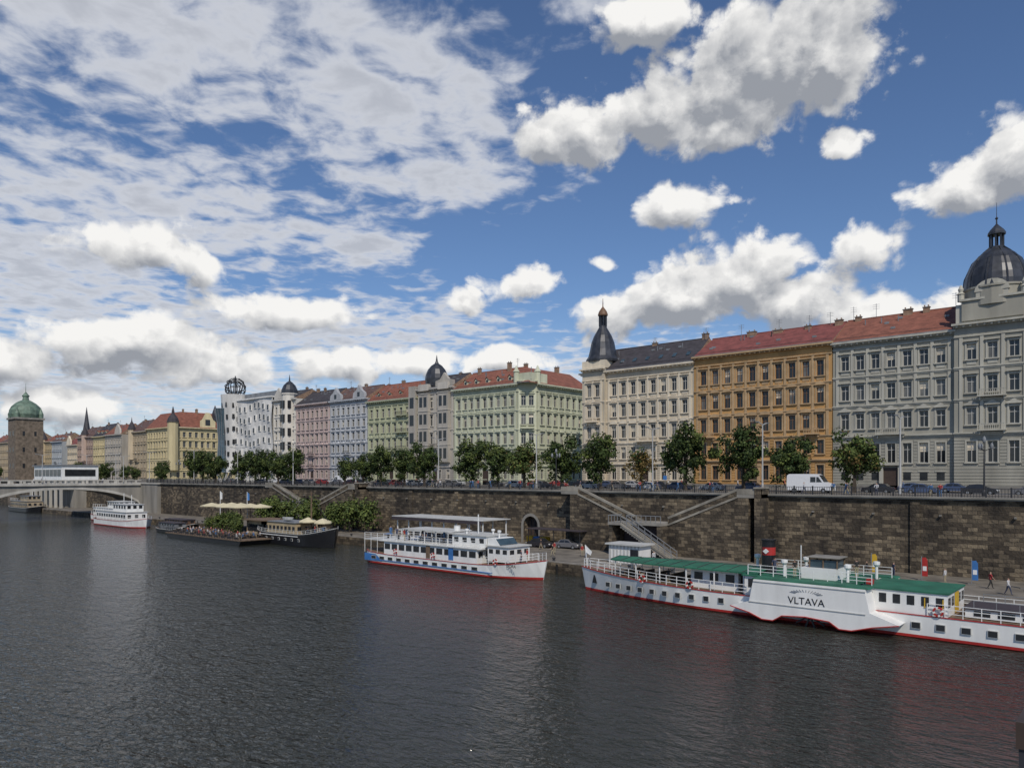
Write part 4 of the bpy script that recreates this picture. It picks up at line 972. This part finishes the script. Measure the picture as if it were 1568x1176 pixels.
# paddle steamer
g = G('paddle_steamer', (-20, 69.5, 0)); yc = 69.6
H = Hull(g, -50.3, 13, yc, 3.4, 1.9, bow=.26, stern=.2, sheer=.7)
H.ports(-45.5, -31, 1.55, .5, .95, .45); H.ports(-14.8, 8, 1.75, .6, .85, .45)
H.rail(-49.8, -29, 1.0, .05); H.rail(-14.0, 12, 1.0, .05)
ys = 2.7
for k in range(6):
    x = -44.6 + k * 3.0; w = min(ys, H.hw(x) - .3)
    for sd in (-1, 1): g.bar('canopy_posts', 'white_paint', (x, yc + sd * w, H.dz(x)), (x, yc + sd * w, 3.95), .05)
for k in range(11):
    xa = -45.2 + k * 1.55; xb_ = xa + 1.55; wa = min(ys + .1, H.hw(xa) - .2); wb = min(ys + .1, H.hw(xb_) - .2)
    g.poly('canopy', 'ship_green', [(xa, yc - wa, 3.98), (xb_, yc - wb, 3.98), (xb_, yc, 4.2), (xa, yc, 4.2)]); g.poly('canopy', 'ship_green', [(xa, yc, 4.2), (xb_, yc, 4.2), (xb_, yc + wb, 3.98), (xa, yc + wa, 3.98)])
    g.bar('canopy_edge', 'ship_green', (xa, yc - wa, 3.92), (xb_, yc - wb, 3.92), .07)
    g.bar('canopy_seams', 'canvas_dark', (xa, yc - wa, 4.0), (xa, yc, 4.22), .025); g.bar('canopy_seams', 'canvas_dark', (xa, yc + wa, 4.0), (xa, yc, 4.22), .025)
for k in range(9):
    g.box('benches', 'wood_deck', -44 + k * 1.8, -43.5 + k * 1.8, yc - 1.6, yc + 1.6, 2.35, 2.43); g.box('benches', 'wood_deck', -43.55 + k * 1.8, -43.48 + k * 1.8, yc - 1.6, yc + 1.6, 2.43, 2.9); g.box('benches', 'iron', -43.9 + k * 1.8, -43.6 + k * 1.8, yc - 1.4, yc + 1.4, 1.9, 2.35)
cabin(g, -35.5, -30.5, yc - 1.9, yc + 1.9, 1.9, 3.85, rm='ship_green')
cabin(g, -29.3, -19.5, yc - 3.2, yc + 3.2, 1.9, 3.75, rm='ship_green')
low_edge = [(-29.8, 1.15), (-28.0, .75), (-26.8, .28), (-25.8, .28), (-25, .8), (-23, .95), (-21, .8), (-20.2, .28), (-19.2, .28), (-17.6, .75), (-15.6, 1.15)]
for sd in (-1, 1):
    ya, yb = (yc - 5.2, yc - 3.2) if sd < 0 else (yc + 3.2, yc + 5.2)
    g.prism('paddle_box', 'white_paint', [(-29.8, 1.15), (-28.0, 1.75), (-27.6, 3.75), (-18.2, 3.75), (-17.8, 1.9)] + list(reversed(low_edge[1:])), ya, yb)
    g.prism('paddle_box_roof', 'ship_green', [(-27.9, 3.76), (-17.9, 3.76), (-18.1, 3.88), (-27.7, 3.88)], ya + .25, yb - .25)
    y = ya - .03 if sd < 0 else yb + .03
    for (xa, za), (xb_, zb_) in zip(low_edge, low_edge[1:]): g.bar('paddle_box_trim', 'red_paint', (xa, y, za), (xb_, y, zb_), .04)
    for z in (1.75, 3.6): g.bar('paddle_box_moulding', 'dirty_white', (-27.6 if z > 2 else -28, y, z), (-18.1, y, z), .035)
for k in range(10):
    a = 2 * math.pi * k / 10; g.bar('paddle_wheel', 'iron', (-22.9, yc - 4.2, .9), (-22.9 + 1.5 * math.cos(a), yc - 4.2, .9 + 1.2 * math.sin(a)), .07)
text(g, 'VLTAVA', -22.9, yc - 5.22, 2.0, .86, 'black_paint')
for k in range(13):
    a = math.pi * (.12 + .76 * k / 12); g.bar('fan_ornament', 'steel', (-22.9 + 1.0 * math.cos(a), yc - 5.22, 2.82 + .26 * math.sin(a)), (-22.9 + 1.5 * math.cos(a), yc - 5.22, 2.82 + .46 * math.sin(a)), .018)
for x in [-29 + i * 1.2 for i in range(10)]:
    for y in (yc - 3.1, yc + 3.1): g.bar('upper_railing', 'white_paint', (x, y, 3.87), (x, y, 4.8), .03)
for z in (4.2, 4.5, 4.8):
    for y in (yc - 3.1, yc + 3.1): g.bar('upper_railing', 'white_paint', (-29, y, z), (-18.2, y, z), .022)
fx = -28.3
g.lathe('funnel', 'black_paint', fx, yc, [(.62, 3.8), (.62, 5.5)], 18); g.lathe('funnel', 'red_paint', fx, yc, [(.64, 5.5), (.64, 6.25)], 18); g.lathe('funnel', 'black_paint', fx, yc, [(.62, 6.25), (.62, 6.8), (.7, 6.85), (.7, 7.0), (.55, 7.02)], 18)
g.prism('funnel_emblem', 'white_paint', [(fx - .3, 5.88), (fx, 5.62), (fx + .3, 5.88), (fx, 6.12)], yc - .69, yc - .63)
g.box('wheelhouse', 'white_paint', -24.4, -21.4, yc - 2.2, yc + .6, 3.87, 4.85); g.box('wheelhouse_roof', 'concrete', -24.0, -21.2, yc - 2.0, yc + .4, 5.75, 5.83)
for x in (-23.8, -22.6, -21.4):
    for y in (yc - 1.8, yc + .2): g.bar('wheelhouse_frames', 'wood_deck', (x, y, 4.85), (x, y, 5.75), .05)
g.box('wheelhouse_glass', 'glass_blue', -23.75, -21.45, yc - 1.75, yc + .15, 4.85, 5.55)
for x, y in ((-26, yc - 2), (-29.8, yc + 1), (-20.4, yc - 2.2), (-25.3, yc + 1.6), (-19.2, yc + 2)):
    g.lathe('ventilators', 'white_paint', x, y, [(.13, 3.8), (.13, 4.9), (.3, 5.1), (.3, 5.35), (.1, 5.4)], 10)
g.bar('mast', 'white_paint', (-25.2, yc, 3.8), (-25.2, yc, 6.6), .04)
for x, c in ((-19.3, 'ship_green'), (-18.6, 'red_paint')): g.box('deck_boxes', c, x - .25, x + .25, yc - 2.4, yc - 1.9, 3.88, 4.3)
cabin(g, -18.9, -12.6, yc - 3.25, yc + 3.25, 1.9, 3.7, rm='ship_green', ww=.55, gap=.38, wz=.75, wh=.75, over=.1)
g.box('saloon_end', 'yellow_paint', -12.56, -12.5, yc - .6, yc + .6, 2.0, 3.6)
for x in (-14.2, -12.9): g.box('brass_panel', 'yellow_paint', x - .04, x + .04, yc - 3.3, yc - 3.26, 2.5, 3.3)
g.box('aft_skylight', 'white_paint', -11.6, 8, yc - 2.1, yc + 2.1, 1.95, 2.6); g.box('aft_skylight', 'canvas_dark', -11.8, 8.2, yc - 2.25, yc + 2.25, 2.6, 2.68)
for k in range(12): g.box('aft_windows', 'glass', -11 + k * 1.6, -9.9 + k * 1.6, yc - 2.14, yc - 2.08, 2.1, 2.5)
for k in range(14):
    x = -11 + k * 1.5
    for y in (yc - 2.1, yc + 2.1): g.bar('aft_railing', 'steel', (x, y, 2.68), (x, y, 3.3), .022)
for y in (yc - 2.1, yc + 2.1): g.bar('aft_railing', 'steel', (-11, y, 3.3), (8.5, y, 3.3), .025)
for x in (-40.5, -34.8, -13.2, -3): lifebuoy(g, x, yc - H.hw(x) - .12, 2.35)
flag(g, -49.6, yc, 2.5, 2.6, 'white_paint')
g.prism('anchor', 'black_paint', [(-48.2, 1.0), (-47.6, 1.0), (-47.8, 1.9), (-48, 1.9)], yc - 1.0, yc - .8)
g.build()
for x, y, z in ((-24.9, yc - 2.4, 3.88), (-20.6, yc + 1, 3.88), (-41, yc - 2.2, 1.92), (-38, yc - 1.9, 1.92), (-26.9, yc - 2, 3.88)): person('stand', x, y, z)

# white motor ship
g = G('river_cruise_ship', (-75, 72, 0)); yc = 72.2
H = Hull(g, -57.6, -91.2, yc, 3.2, 1.5, bow=.22, stern=.08, sheer=.95)
H.ports(-88, -66, 1.9, 1.0, .75, .4)
H.rail(-58.3, -66, 1.0, .05)
g.poly('stern_art', 'blue_paint', [(-90.2, yc - 3.23, .4), (-86, yc - 3.23, .5), (-87.5, yc - 3.23, 1.4), (-90.2, yc - 3.23, 1.5)])
g.bar('blue_stripe', 'blue_paint', (-88, yc - 3.2, .62), (-64, yc - 3.2, .62), .05)
cabin(g, -86, -67, yc - 2.9, yc + 2.9, 1.5, 3.4, ww=1.2, gap=.35, wz=.8, wh=.8)
g.box('upper_band', 'white_paint', -87, -66.4, yc - 3.05, yc + 3.05, 3.4, 3.6)
for x in [-90.5 + i * 1.5 for i in range(17)]:
    for y in (yc - 2.95, yc + 2.95): g.bar('upper_railing', 'white_paint', (x, y, 1.6 if x < -87 else 3.6), (x, y, 4.5), .03)
for z in (3.9, 4.2, 4.52):
    for y in (yc - 2.95, yc + 2.95): g.bar('upper_railing', 'white_paint', (-90.5, y, z), (-66.5, y, z), .022)
g.box('aft_deck', 'dirty_white', -90.8, -86, yc - 2.9, yc + 2.9, 3.42, 3.58)
cabin(g, -72.5, -66.2, yc - 2.0, yc + 2.0, 3.62, 5.1, ww=.8, gap=.4, wz=.55, wh=.6)
cabin(g, -65.8, -62.2, yc - 2.1, yc + 2.1, 1.95, 3.9, ww=.7, gap=.35, wz=1.05, wh=.55)
g.prism('bow_house', 'white_paint', [(-64, 4.0), (-66.1, 4.0), (-66.1, 4.9), (-64.8, 4.9)], yc - 1.8, yc + 1.8)
g.prism('bow_house_glass', 'glass_blue', [(-63.9, 4.1), (-64.05, 4.1), (-64.8, 4.85), (-64.65, 4.85)], yc - 1.7, yc + 1.7)
g.prism('canopy', 'dirty_white', [(-83, 5.3), (-72.9, 5.3), (-73.3, 5.42), (-82.6, 5.42)], yc - 2.3, yc + 2.3)
for k in range(5):
    for y in (yc - 2.2, yc + 2.1): g.box('canopy_posts', 'white_paint', -82.8 + k * 2.4, -82.73 + k * 2.4, y, y + .07, 3.6, 5.3)
for k in range(6): g.box('tables', 'blue_paint' if k % 3 == 0 else 'wood_deck', -87.5 + k * 2.4, -86.5 + k * 2.4, yc - 1.8, yc - .8, 4.3, 4.38); g.box('tables', 'iron', -87.1 + k * 2.4, -86.9 + k * 2.4, yc - 1.4, yc - 1.2, 3.6, 4.3)
g.box('side_door', 'blue_paint', -72.3, -71.4, yc - 2.95, yc - 2.88, 1.7, 3.3)
g.box('side_door', 'wood_deck', -76.8, -76.0, yc - 2.95, yc - 2.88, 1.6, 3.3)
g.bar('mast', 'white_paint', (-69.5, yc, 5.2), (-69.5, yc, 7.8), .06); g.bar('mast', 'white_paint', (-70.3, yc, 7.0), (-68.7, yc, 7.0), .04)
g.lathe('funnel', 'white_paint', -73.6, yc, [(.5, 3.6), (.45, 6.0), (.5, 6.1)], 12)
for x, y in ((-70.5, yc - 1.2), (-67.5, yc + .8), (-65.2, yc - .5)): g.lathe('ventilators', 'white_paint', x, y, [(.12, 4.8), (.12, 5.5), (.26, 5.65), (.26, 5.85), (.1, 5.9)], 10)
text(g, 'DORA', -61.2, yc - 2.72, 1.5, .55, 'black_paint')
for x in (-63.5, -75, -83): lifebuoy(g, x, yc - H.hw(x) - .1, 2.1)
g.build()
for k in range(10): person(R.choice(['stand', 'lean']), -89 + k * 2.2, yc + R.uniform(-2.4, 1.5), 3.6)
for x in (-60.5, -61.5): person('stand', x, yc - .4, H.dz(x))

# dark restaurant ship
g = G('dark_restaurant_ship', (-120, 78, 0)); yc = 78.4
H = Hull(g, -110.8, -134, yc, 3.2, 1.9, top='black_paint', low='black_paint', bow=.25, stern=.15, sheer=1.3, bulwark=.35)
H.rail(-112, -133, 1.0, .05, m='dirty_white')
cabin(g, -132, -120, yc - 2.4, yc + 2.4, 1.9, 4.2, 'wall_ochre', 'zinc', ww=.8)
g.bar('mast', 'wood_deck', (-118.5, yc, 2), (-118.5, yc, 10), .1); g.bar('mast', 'iron', (-111.5, yc, 3.2), (-118.5, yc, 9.5), .03); g.bar('mast', 'iron', (-130, yc, 4), (-118.5, yc, 9.5), .03)
g.lathe('lifeboat', 'dirty_white', -124, yc - 1.5, [(.1, 4.4), (.6, 4.7), (.7, 5.1)], 12, 2.4, 1)
H.ports(-131, -117, 2.2, .5, 1.0, .4)
g.bar('white_stripe', 'white_paint', (-131, yc - 3.24, 1.85), (-118, yc - 3.24, 1.85), .06); g.build()
def parasol(name, x, y, z, r=1.7, m='canvas_cream', h=2.7):
    g = G(name, (x, y, z)); g.bar('pole', 'wood_deck', (x, y, z), (x, y, z + h), .04)
    g.lathe('canopy', m, x, y, [(r, z + h - .75), (r * 1.01, z + h - .6), (r * .5, z + h - .25), (.05, z + h + .05)], 8, a0=.39); g.build()
for k in range(4): parasol('parasol', -113.6 - k * 2.4, yc + (.8 if k % 2 else -.8), 2.2 + .2, 1.6)
for k in range(7): person(R.choice(['stand', 'lean']), -113 - k * 1.0, yc + R.uniform(-1.6, 1.6), 2.1)

# floating beer garden pontoon
g = G('floating_beer_garden', (-146, 74, 0))
g.prism('pontoon', 'black_paint', [(-158, .9), (-157, -.4), (-128, -.4), (-127, .9)], 69, 82)
g.box('deck', 'wood_deck', -158, -127, 68.8, 82.2, .9, 1.05)
for y in (69, 82):
    for k in range(32): g.bar('railing', 'iron', (-158 + k, y, 1.05), (-158 + k, y, 2.05), .035)
    for z in (1.4, 1.75, 2.05): g.bar('railing', 'iron', (-158, y, z), (-127, y, z), .03)
g.box('bar_house', 'wall_ochre', -137.5, -130, 76, 81, 1.05, 4.2); g.box('bar_house_roof', 'wood_deck', -138, -129.5, 75, 81.5, 4.2, 4.4)
g.box('bar_window', 'glass', -137, -131, 75.9, 76.05, 2.1, 3.4)
for k in range(11):
    for j in range(3):
        x = -155.5 + k * 2.5; y = 70.5 + j * 1.9
        g.box('tables', 'wood_deck', x - .7, x + .7, y - .35, y + .35, 1.75, 1.82); g.box('tables', 'iron', x - .05, x + .05, y - .05, y + .05, 1.05, 1.75)
        for q in (-.65, .65): g.box('benches', 'wood_deck', x - .7, x + .7, y + q - .12, y + q + .12, 1.45, 1.5); g.box('benches', 'iron', x - .6, x + .6, y + q - .03, y + q + .03, 1.05, 1.45)
g.build()
for k in range(11):
    for j in range(3):
        for q in (-.65, .65):
            if R.random() < .75: person('sit', -155.5 + k * 2.5 + R.uniform(-.4, .4), 70.5 + j * 1.9 + q, 1.02, 3.14 if q < 0 else 0)
for k in range(14): person('stand', R.uniform(-156, -128), R.uniform(76.5, 81), 1.05)
for x, y in ((-155, 77.5), (-151.3, 78.2), (-147.5, 77.4), (-143.7, 78), (-153, 81), (-149, 81), (-145, 81), (-141, 81)): parasol('parasol', x, y, 1.05, 2.4, h=6.0)
BU = [tree_mesh(30 + i, 6.0, 1.9, ('leaf_mid', 'leaf_light', 'leaf_light'), (3, 5, 3), trunk=1.2, nl=1400) for i in range(2)]
for x, y, s in ((-152, 75.5, .6), (-148, 75.8, .75), (-144.5, 75.4, .85), (-141, 75.2, .9), (-137.5, 74, .7), (-157, 81.5, .7)): place('potted_tree', BU[int(abs(x)) % 2], (x, y, 1.05), x, s)
for x, y in ((-148, 88), (-152, 90), (-143, 89), (-137, 90), (-157, 91), (-125, 92), (-121, 93), (-132, 93), (-140, 92), (-128, 90)): place('quay_tree', BU[int(abs(x)) % 2], (x, y, QZ), x, R.uniform(.95, 1.3))
for k in range(2):
    x = -150 - k * 12; g = G('white_flag', (x, 83, 1.4)); g.bar('pole', 'white_paint', (x, 83, .0), (x, 83, 9.4), .05); g.poly('cloth', 'white_paint' if k % 2 else 'blue_paint', [(x, 83, 9.4), (x + .8, 83.1, 9.0), (x + .6, 83.2, 7.6), (x, 83, 7.5)]); g.build()

def smallship(name, xb, xs, yc, B, two=True, low='red_paint', top='white_paint', zd=1.5, cm='white_paint', rm='dirty_white', ch=2.2):
    g = G(name, ((xb + xs) / 2, yc, 0)); H = Hull(g, xb, xs, yc, B, zd, top=top, low=low, bow=.2, stern=.1, sheer=.8)
    L = abs(xb - xs); a, b = min(xb, xs) + L * .1, max(xb, xs) - L * .22
    H.rail(xb - .5, xs + .5, .9, .05, step=2, m='white_paint' if cm == 'white_paint' else 'iron')
    cabin(g, a, b, yc - B + .5, yc + B - .5, zd, zd + ch, cm, rm, ww=1.1 if ch > 2 else .7, wh=.8 if ch > 2 else .5)
    if two:
        cabin(g, a + L * .35, b - 1, yc - B + 1, yc + B - 1, zd + 2.3, zd + 4.1, cm, rm, ww=.9)
        for x in [a + i * 1.6 for i in range(int(L * .35 / 1.6))]: g.bar('upper_railing', 'white_paint', (x, yc - B + .5, zd + 2.3), (x, yc - B + .5, zd + 3.2), .035)
        g.bar('upper_railing', 'white_paint', (a, yc - B + .5, zd + 3.2), (a + L * .35, yc - B + .5, zd + 3.2), .035)
        g.bar('mast', 'white_paint', (b - 3, yc, zd + 2), (b - 3, yc, zd + 6.5), .06)
    g.build()
smallship('white_passenger_ship', -187, -215, 77, 3.1); smallship('white_passenger_ship', -209, -236, 83.5, 3.1)
smallship('dark_barge', -290, -318, 84, 3, True, 'black_paint', 'black_paint', cm='wall_sand', rm='zinc')
smallship('moored_launch', -168, -182, 80, 2.0, False, 'black_paint', 'black_paint', 1.0, 'frame_brown', 'canvas_dark', 1.5)
smallship('moored_launch', -163, -175, 75.5, 1.8, False, 'black_paint', 'black_paint', .8, 'zinc', 'canvas_dark', 1.4)

# ------------------------------------------------------------------ sky
w = bpy.data.worlds.new('World'); scene.world = w; w.use_nodes = True
nt = w.node_tree; N = nt.nodes; L = nt.links; N.clear()
SUN = Vector((.66, -.60, 0)).normalized()
EL = math.radians(46); AZ = math.atan2(SUN.x, SUN.y)
sky = N.new('ShaderNodeTexSky'); sky.sky_type = 'NISHITA'; sky.sun_disc = False; sky.sun_elevation = EL; sky.sun_rotation = AZ
sky.air_density = 1.0; sky.dust_density = .3; sky.ozone_density = 3.0
tc = N.new('ShaderNodeTexCoord')
vr = N.new('ShaderNodeVectorRotate'); vr.rotation_type = 'Z_AXIS'; vr.inputs['Angle'].default_value = math.radians(-41.3); L.new(tc.outputs['Generated'], vr.inputs['Vector'])
sp = N.new('ShaderNodeSeparateXYZ'); L.new(vr.outputs[0], sp.inputs[0])
def mth(tree, op, a, b=None, c=None, clamp=False):
    n = tree.nodes.new('ShaderNodeMath'); n.operation = op; n.use_clamp = clamp
    for i, v in enumerate((a, b, c)):
        if v is None: continue
        if isinstance(v, (int, float)): n.inputs[i].default_value = v
        else: tree.links.new(v, n.inputs[i])
    return n.outputs[0]
az = mth(nt, 'ARCTAN2', sp.outputs['X'], sp.outputs['Y']); el = mth(nt, 'ARCSINE', sp.outputs['Z'])
cb = N.new('ShaderNodeCombineXYZ'); L.new(az, cb.inputs[0]); L.new(el, cb.inputs[1]); AE = cb.outputs[0]
def noise2(tree, vec, sc, det, rough=.55, dist=0):
    n = tree.nodes.new('ShaderNodeTexNoise'); n.noise_dimensions = '2D'; n.inputs['Scale'].default_value = sc; n.inputs['Detail'].default_value = det
    n.inputs['Roughness'].default_value = rough; n.inputs['Distortion'].default_value = dist; tree.links.new(vec, n.inputs['Vector']); return n
def blobs_ae(lst):
    out = []
    for u, v, ru, rv in lst:
        a = math.atan(u); e = math.atan(v * math.cos(a)); out.append((a, e, ru * math.cos(a) ** 2, rv * math.cos(a) * math.cos(e) ** 2))
    return out
def cover(tree, vec, blobs, floor_):
    cur = None
    for a, e, ra, re in blobs:
        v = tree.nodes.new('ShaderNodeVectorMath'); v.operation = 'MULTIPLY_ADD'; tree.links.new(vec, v.inputs[0]); v.inputs[1].default_value = (1 / ra, 1 / re, 0); v.inputs[2].default_value = (-a / ra, -e / re, 0)
        ln = tree.nodes.new('ShaderNodeVectorMath'); ln.operation = 'LENGTH'; tree.links.new(v.outputs[0], ln.inputs[0])
        cur = ln.outputs['Value'] if cur is None else mth(tree, 'MINIMUM', cur, ln.outputs['Value'])
    return mth(tree, 'MAXIMUM', mth(tree, 'SUBTRACT', 1.0, cur), floor_)
def T(x, y, rx, ry): return (x / 1130, y / 1130, rx / 1130, ry / 1130)
cum = blobs_ae([T(410, 640, 210, 125), T(505, 650, 95, 85), T(330, 575, 190, 100), T(215, 562, 165, 85), T(105, 525, 110, 60), T(200, 690, 90, 45), T(310, 520, 120, 45),
    T(705, 450, 125, 60), T(790, 500, 100, 90),
    T(376, 300, 125, 80), T(270, 265, 180, 66), T(160, 240, 120, 46), T(455, 265, 140, 70), T(555, 335, 90, 55), T(600, 240, 190, 46), T(720, 270, 120, 34),
    T(256, 415, 76, 34), T(10, 290, 56, 32), T(-72, 265, 36, 20), T(132, 340, 34, 18), T(488, 508, 40, 24),
    T(-560, 335, 130, 52), T(-360, 245, 150, 32), T(-600, 200, 190, 46), T(-760, 180, 150, 46), T(-490, 165, 130, 40), T(-690, 105, 150, 40), T(-260, 160, 85, 36), T(-140, 165, 110, 24), T(-20, 175, 120, 20)])
thin = blobs_ae([T(-480, 680, 520, 240), T(-600, 430, 420, 150), T(-250, 590, 300, 160), T(-100, 450, 170, 50), T(-230, 345, 100, 45), T(-700, 300, 330, 130), T(-350, 230, 420, 70), T(-640, 160, 420, 120), T(110, 720, 100, 30), T(400, 170, 500, 50)])
ng = bpy.data.node_groups.new('cumulus_density', 'ShaderNodeTree'); ng.interface.new_socket('Vector', in_out='INPUT', socket_type='NodeSocketVector'); ng.interface.new_socket('Value', in_out='OUTPUT', socket_type='NodeSocketFloat')
gi = ng.nodes.new('NodeGroupInput'); go = ng.nodes.new('NodeGroupOutput')
wn = noise2(ng, gi.outputs[0], 6.5, 2); wp = .09
ma = ng.nodes.new('ShaderNodeVectorMath'); ma.operation = 'MULTIPLY_ADD'; ng.links.new(wn.outputs['Color'], ma.inputs[0]); ma.inputs[1].default_value = (wp, wp * .6, 0)
sb = ng.nodes.new('ShaderNodeVectorMath'); sb.operation = 'SUBTRACT'; ng.links.new(gi.outputs[0], sb.inputs[0]); sb.inputs[1].default_value = (wp / 2, wp * .3, 0); ng.links.new(sb.outputs[0], ma.inputs[2])
m_ = cover(ng, ma.outputs[0], cum, -1.2)
mp = ng.nodes.new('ShaderNodeMapping'); mp.inputs['Scale'].default_value = (1, 1.25, 1); ng.links.new(gi.outputs[0], mp.inputs[0])
n1 = noise2(ng, mp.outputs[0], 11, 8, .6, .15)
t = mth(ng, 'MULTIPLY_ADD', mth(ng, 'SUBTRACT', n1.outputs['Fac'], .49), 2.1, mth(ng, 'MULTIPLY', m_, 1.15))
vo = ng.nodes.new('ShaderNodeTexVoronoi'); vo.voronoi_dimensions = '2D'; vo.feature = 'F1'; vo.inputs['Scale'].default_value = 38
ad = ng.nodes.new('ShaderNodeVectorMath'); ad.operation = 'MULTIPLY_ADD'; ng.links.new(n1.outputs['Color'], ad.inputs[0]); ad.inputs[1].default_value = (.06, .06, 0); ng.links.new(mp.outputs[0], ad.inputs[2]); ng.links.new(ad.outputs[0], vo.inputs['Vector'])
t = mth(ng, 'MULTIPLY_ADD', mth(ng, 'SUBTRACT', .4, vo.outputs['Distance']), .4, t)
ng.links.new(t, go.inputs[0])
def use(vec):
    n = N.new('ShaderNodeGroup'); n.node_tree = ng; L.new(vec, n.inputs[0]); return n.outputs[0]
def offset(vec, o):
    n = N.new('ShaderNodeVectorMath'); n.operation = 'ADD'; L.new(vec, n.inputs[0]); n.inputs[1].default_value = o; return n.outputs[0]
def ramp(v, a, b, c=0., d=1., smooth=True):
    n = N.new('ShaderNodeMapRange'); n.interpolation_type = 'SMOOTHSTEP' if smooth else 'LINEAR'; L.new(v, n.inputs[0])
    for i, q in enumerate((a, b, c, d)): n.inputs[i + 1].default_value = q
    return n.outputs[0]
d0 = use(AE); d1 = use(offset(AE, (.008, .026, 0)))
a1 = ramp(d0, .0, .46)
lit = mth(nt, 'SUBTRACT', d0, d1); lit = mth(nt, 'MULTIPLY_ADD', lit, .95, .62)
thick = ramp(d0, .15, 1.0, 0, .42); thick = mth(nt, 'ADD', thick, ramp(el, .32, .52, 0., .14)); lit = mth(nt, 'SUBTRACT', lit, thick, clamp=True)
def mixc(f, a, b):
    n = N.new('ShaderNodeMix'); n.data_type = 'RGBA'
    for s, v in ((n.inputs[0], f), (n.inputs[6], a), (n.inputs[7], b)):
        if isinstance(v, (tuple, float)): s.default_value = v
        else: L.new(v, s)
    return n.outputs[2]
ccol = mixc(lit, (3.1, 3.3, 3.7, 1), (9.2, 9.1, 8.9, 1))
zc = mth(nt, 'ADD', mth(nt, 'MAXIMUM', sp.outputs['Z'], .04), .05)
px = mth(nt, 'DIVIDE', sp.outputs['X'], zc); py = mth(nt, 'DIVIDE', sp.outputs['Y'], zc); cp = N.new('ShaderNodeCombineXYZ'); L.new(px, cp.inputs[0]); L.new(py, cp.inputs[1])
an = noise2(nt, cp.outputs[0], 7.5, 5, .55, .2); an2 = noise2(nt, cp.outputs[0], 1.3, 2)
cov = cover(nt, AE, thin, -.9)
t = mth(nt, 'MULTIPLY', mth(nt, 'SUBTRACT', an.outputs['Fac'], .5), 2.6); t = mth(nt, 'MULTIPLY_ADD', mth(nt, 'SUBTRACT', an2.outputs['Fac'], .5), 1.4, t)
den = mth(nt, 'MULTIPLY_ADD', cov, 1.15, t)
a2 = ramp(den, -.1, .95, 0, .9)
shade = ramp(den, .5, 1.6, 0, 1); tcol = mixc(shade, (6.7, 6.9, 7.4, 1), (5.0, 5.2, 5.7, 1))
hz = ramp(el, 0.0, .22, .5, 0.)
tint = N.new('ShaderNodeMix'); tint.data_type = 'RGBA'; tint.blend_type = 'MULTIPLY'; tint.inputs[0].default_value = 1; L.new(sky.outputs[0], tint.inputs[6]); tint.inputs[7].default_value = (.72, .81, .95, 1)
c = mixc(hz, tint.outputs[2], (6.2, 6.8, 7.6, 1)); c = mixc(a2, c, tcol); c = mixc(a1, c, ccol)
bg = N.new('ShaderNodeBackground'); bg.inputs['Strength'].default_value = .1; L.new(c, bg.inputs[0])
out = N.new('ShaderNodeOutputWorld'); L.new(bg.outputs[0], out.inputs[0])

sd = bpy.data.lights.new('sun', 'SUN'); sd.energy = 2.9; sd.angle = math.radians(.5); sd.color = (1, .92, .81)
so = bpy.data.objects.new('sun', sd); link(so)
dirv = Vector((SUN.x * math.cos(EL), SUN.y * math.cos(EL), math.sin(EL))); so.rotation_euler = dirv.to_track_quat('Z', 'Y').to_euler(); so.location = (0, 0, 100)

cd = bpy.data.cameras.new('camera'); cam = bpy.data.objects.new('camera', cd); link(cam); scene.camera = cam
cam.location = (0, 0, 13.2); cam.rotation_euler = (math.pi / 2, 0, math.radians(41.3)); cd.sensor_width = 36; cd.lens = 36 * 1130 / 1568; cd.shift_y = 138.5 / 1568; cd.clip_end = 20000; cd.clip_start = .3
scene.view_settings.view_transform = 'Standard'; scene.view_settings.look = 'None'; scene.view_settings.exposure = 0
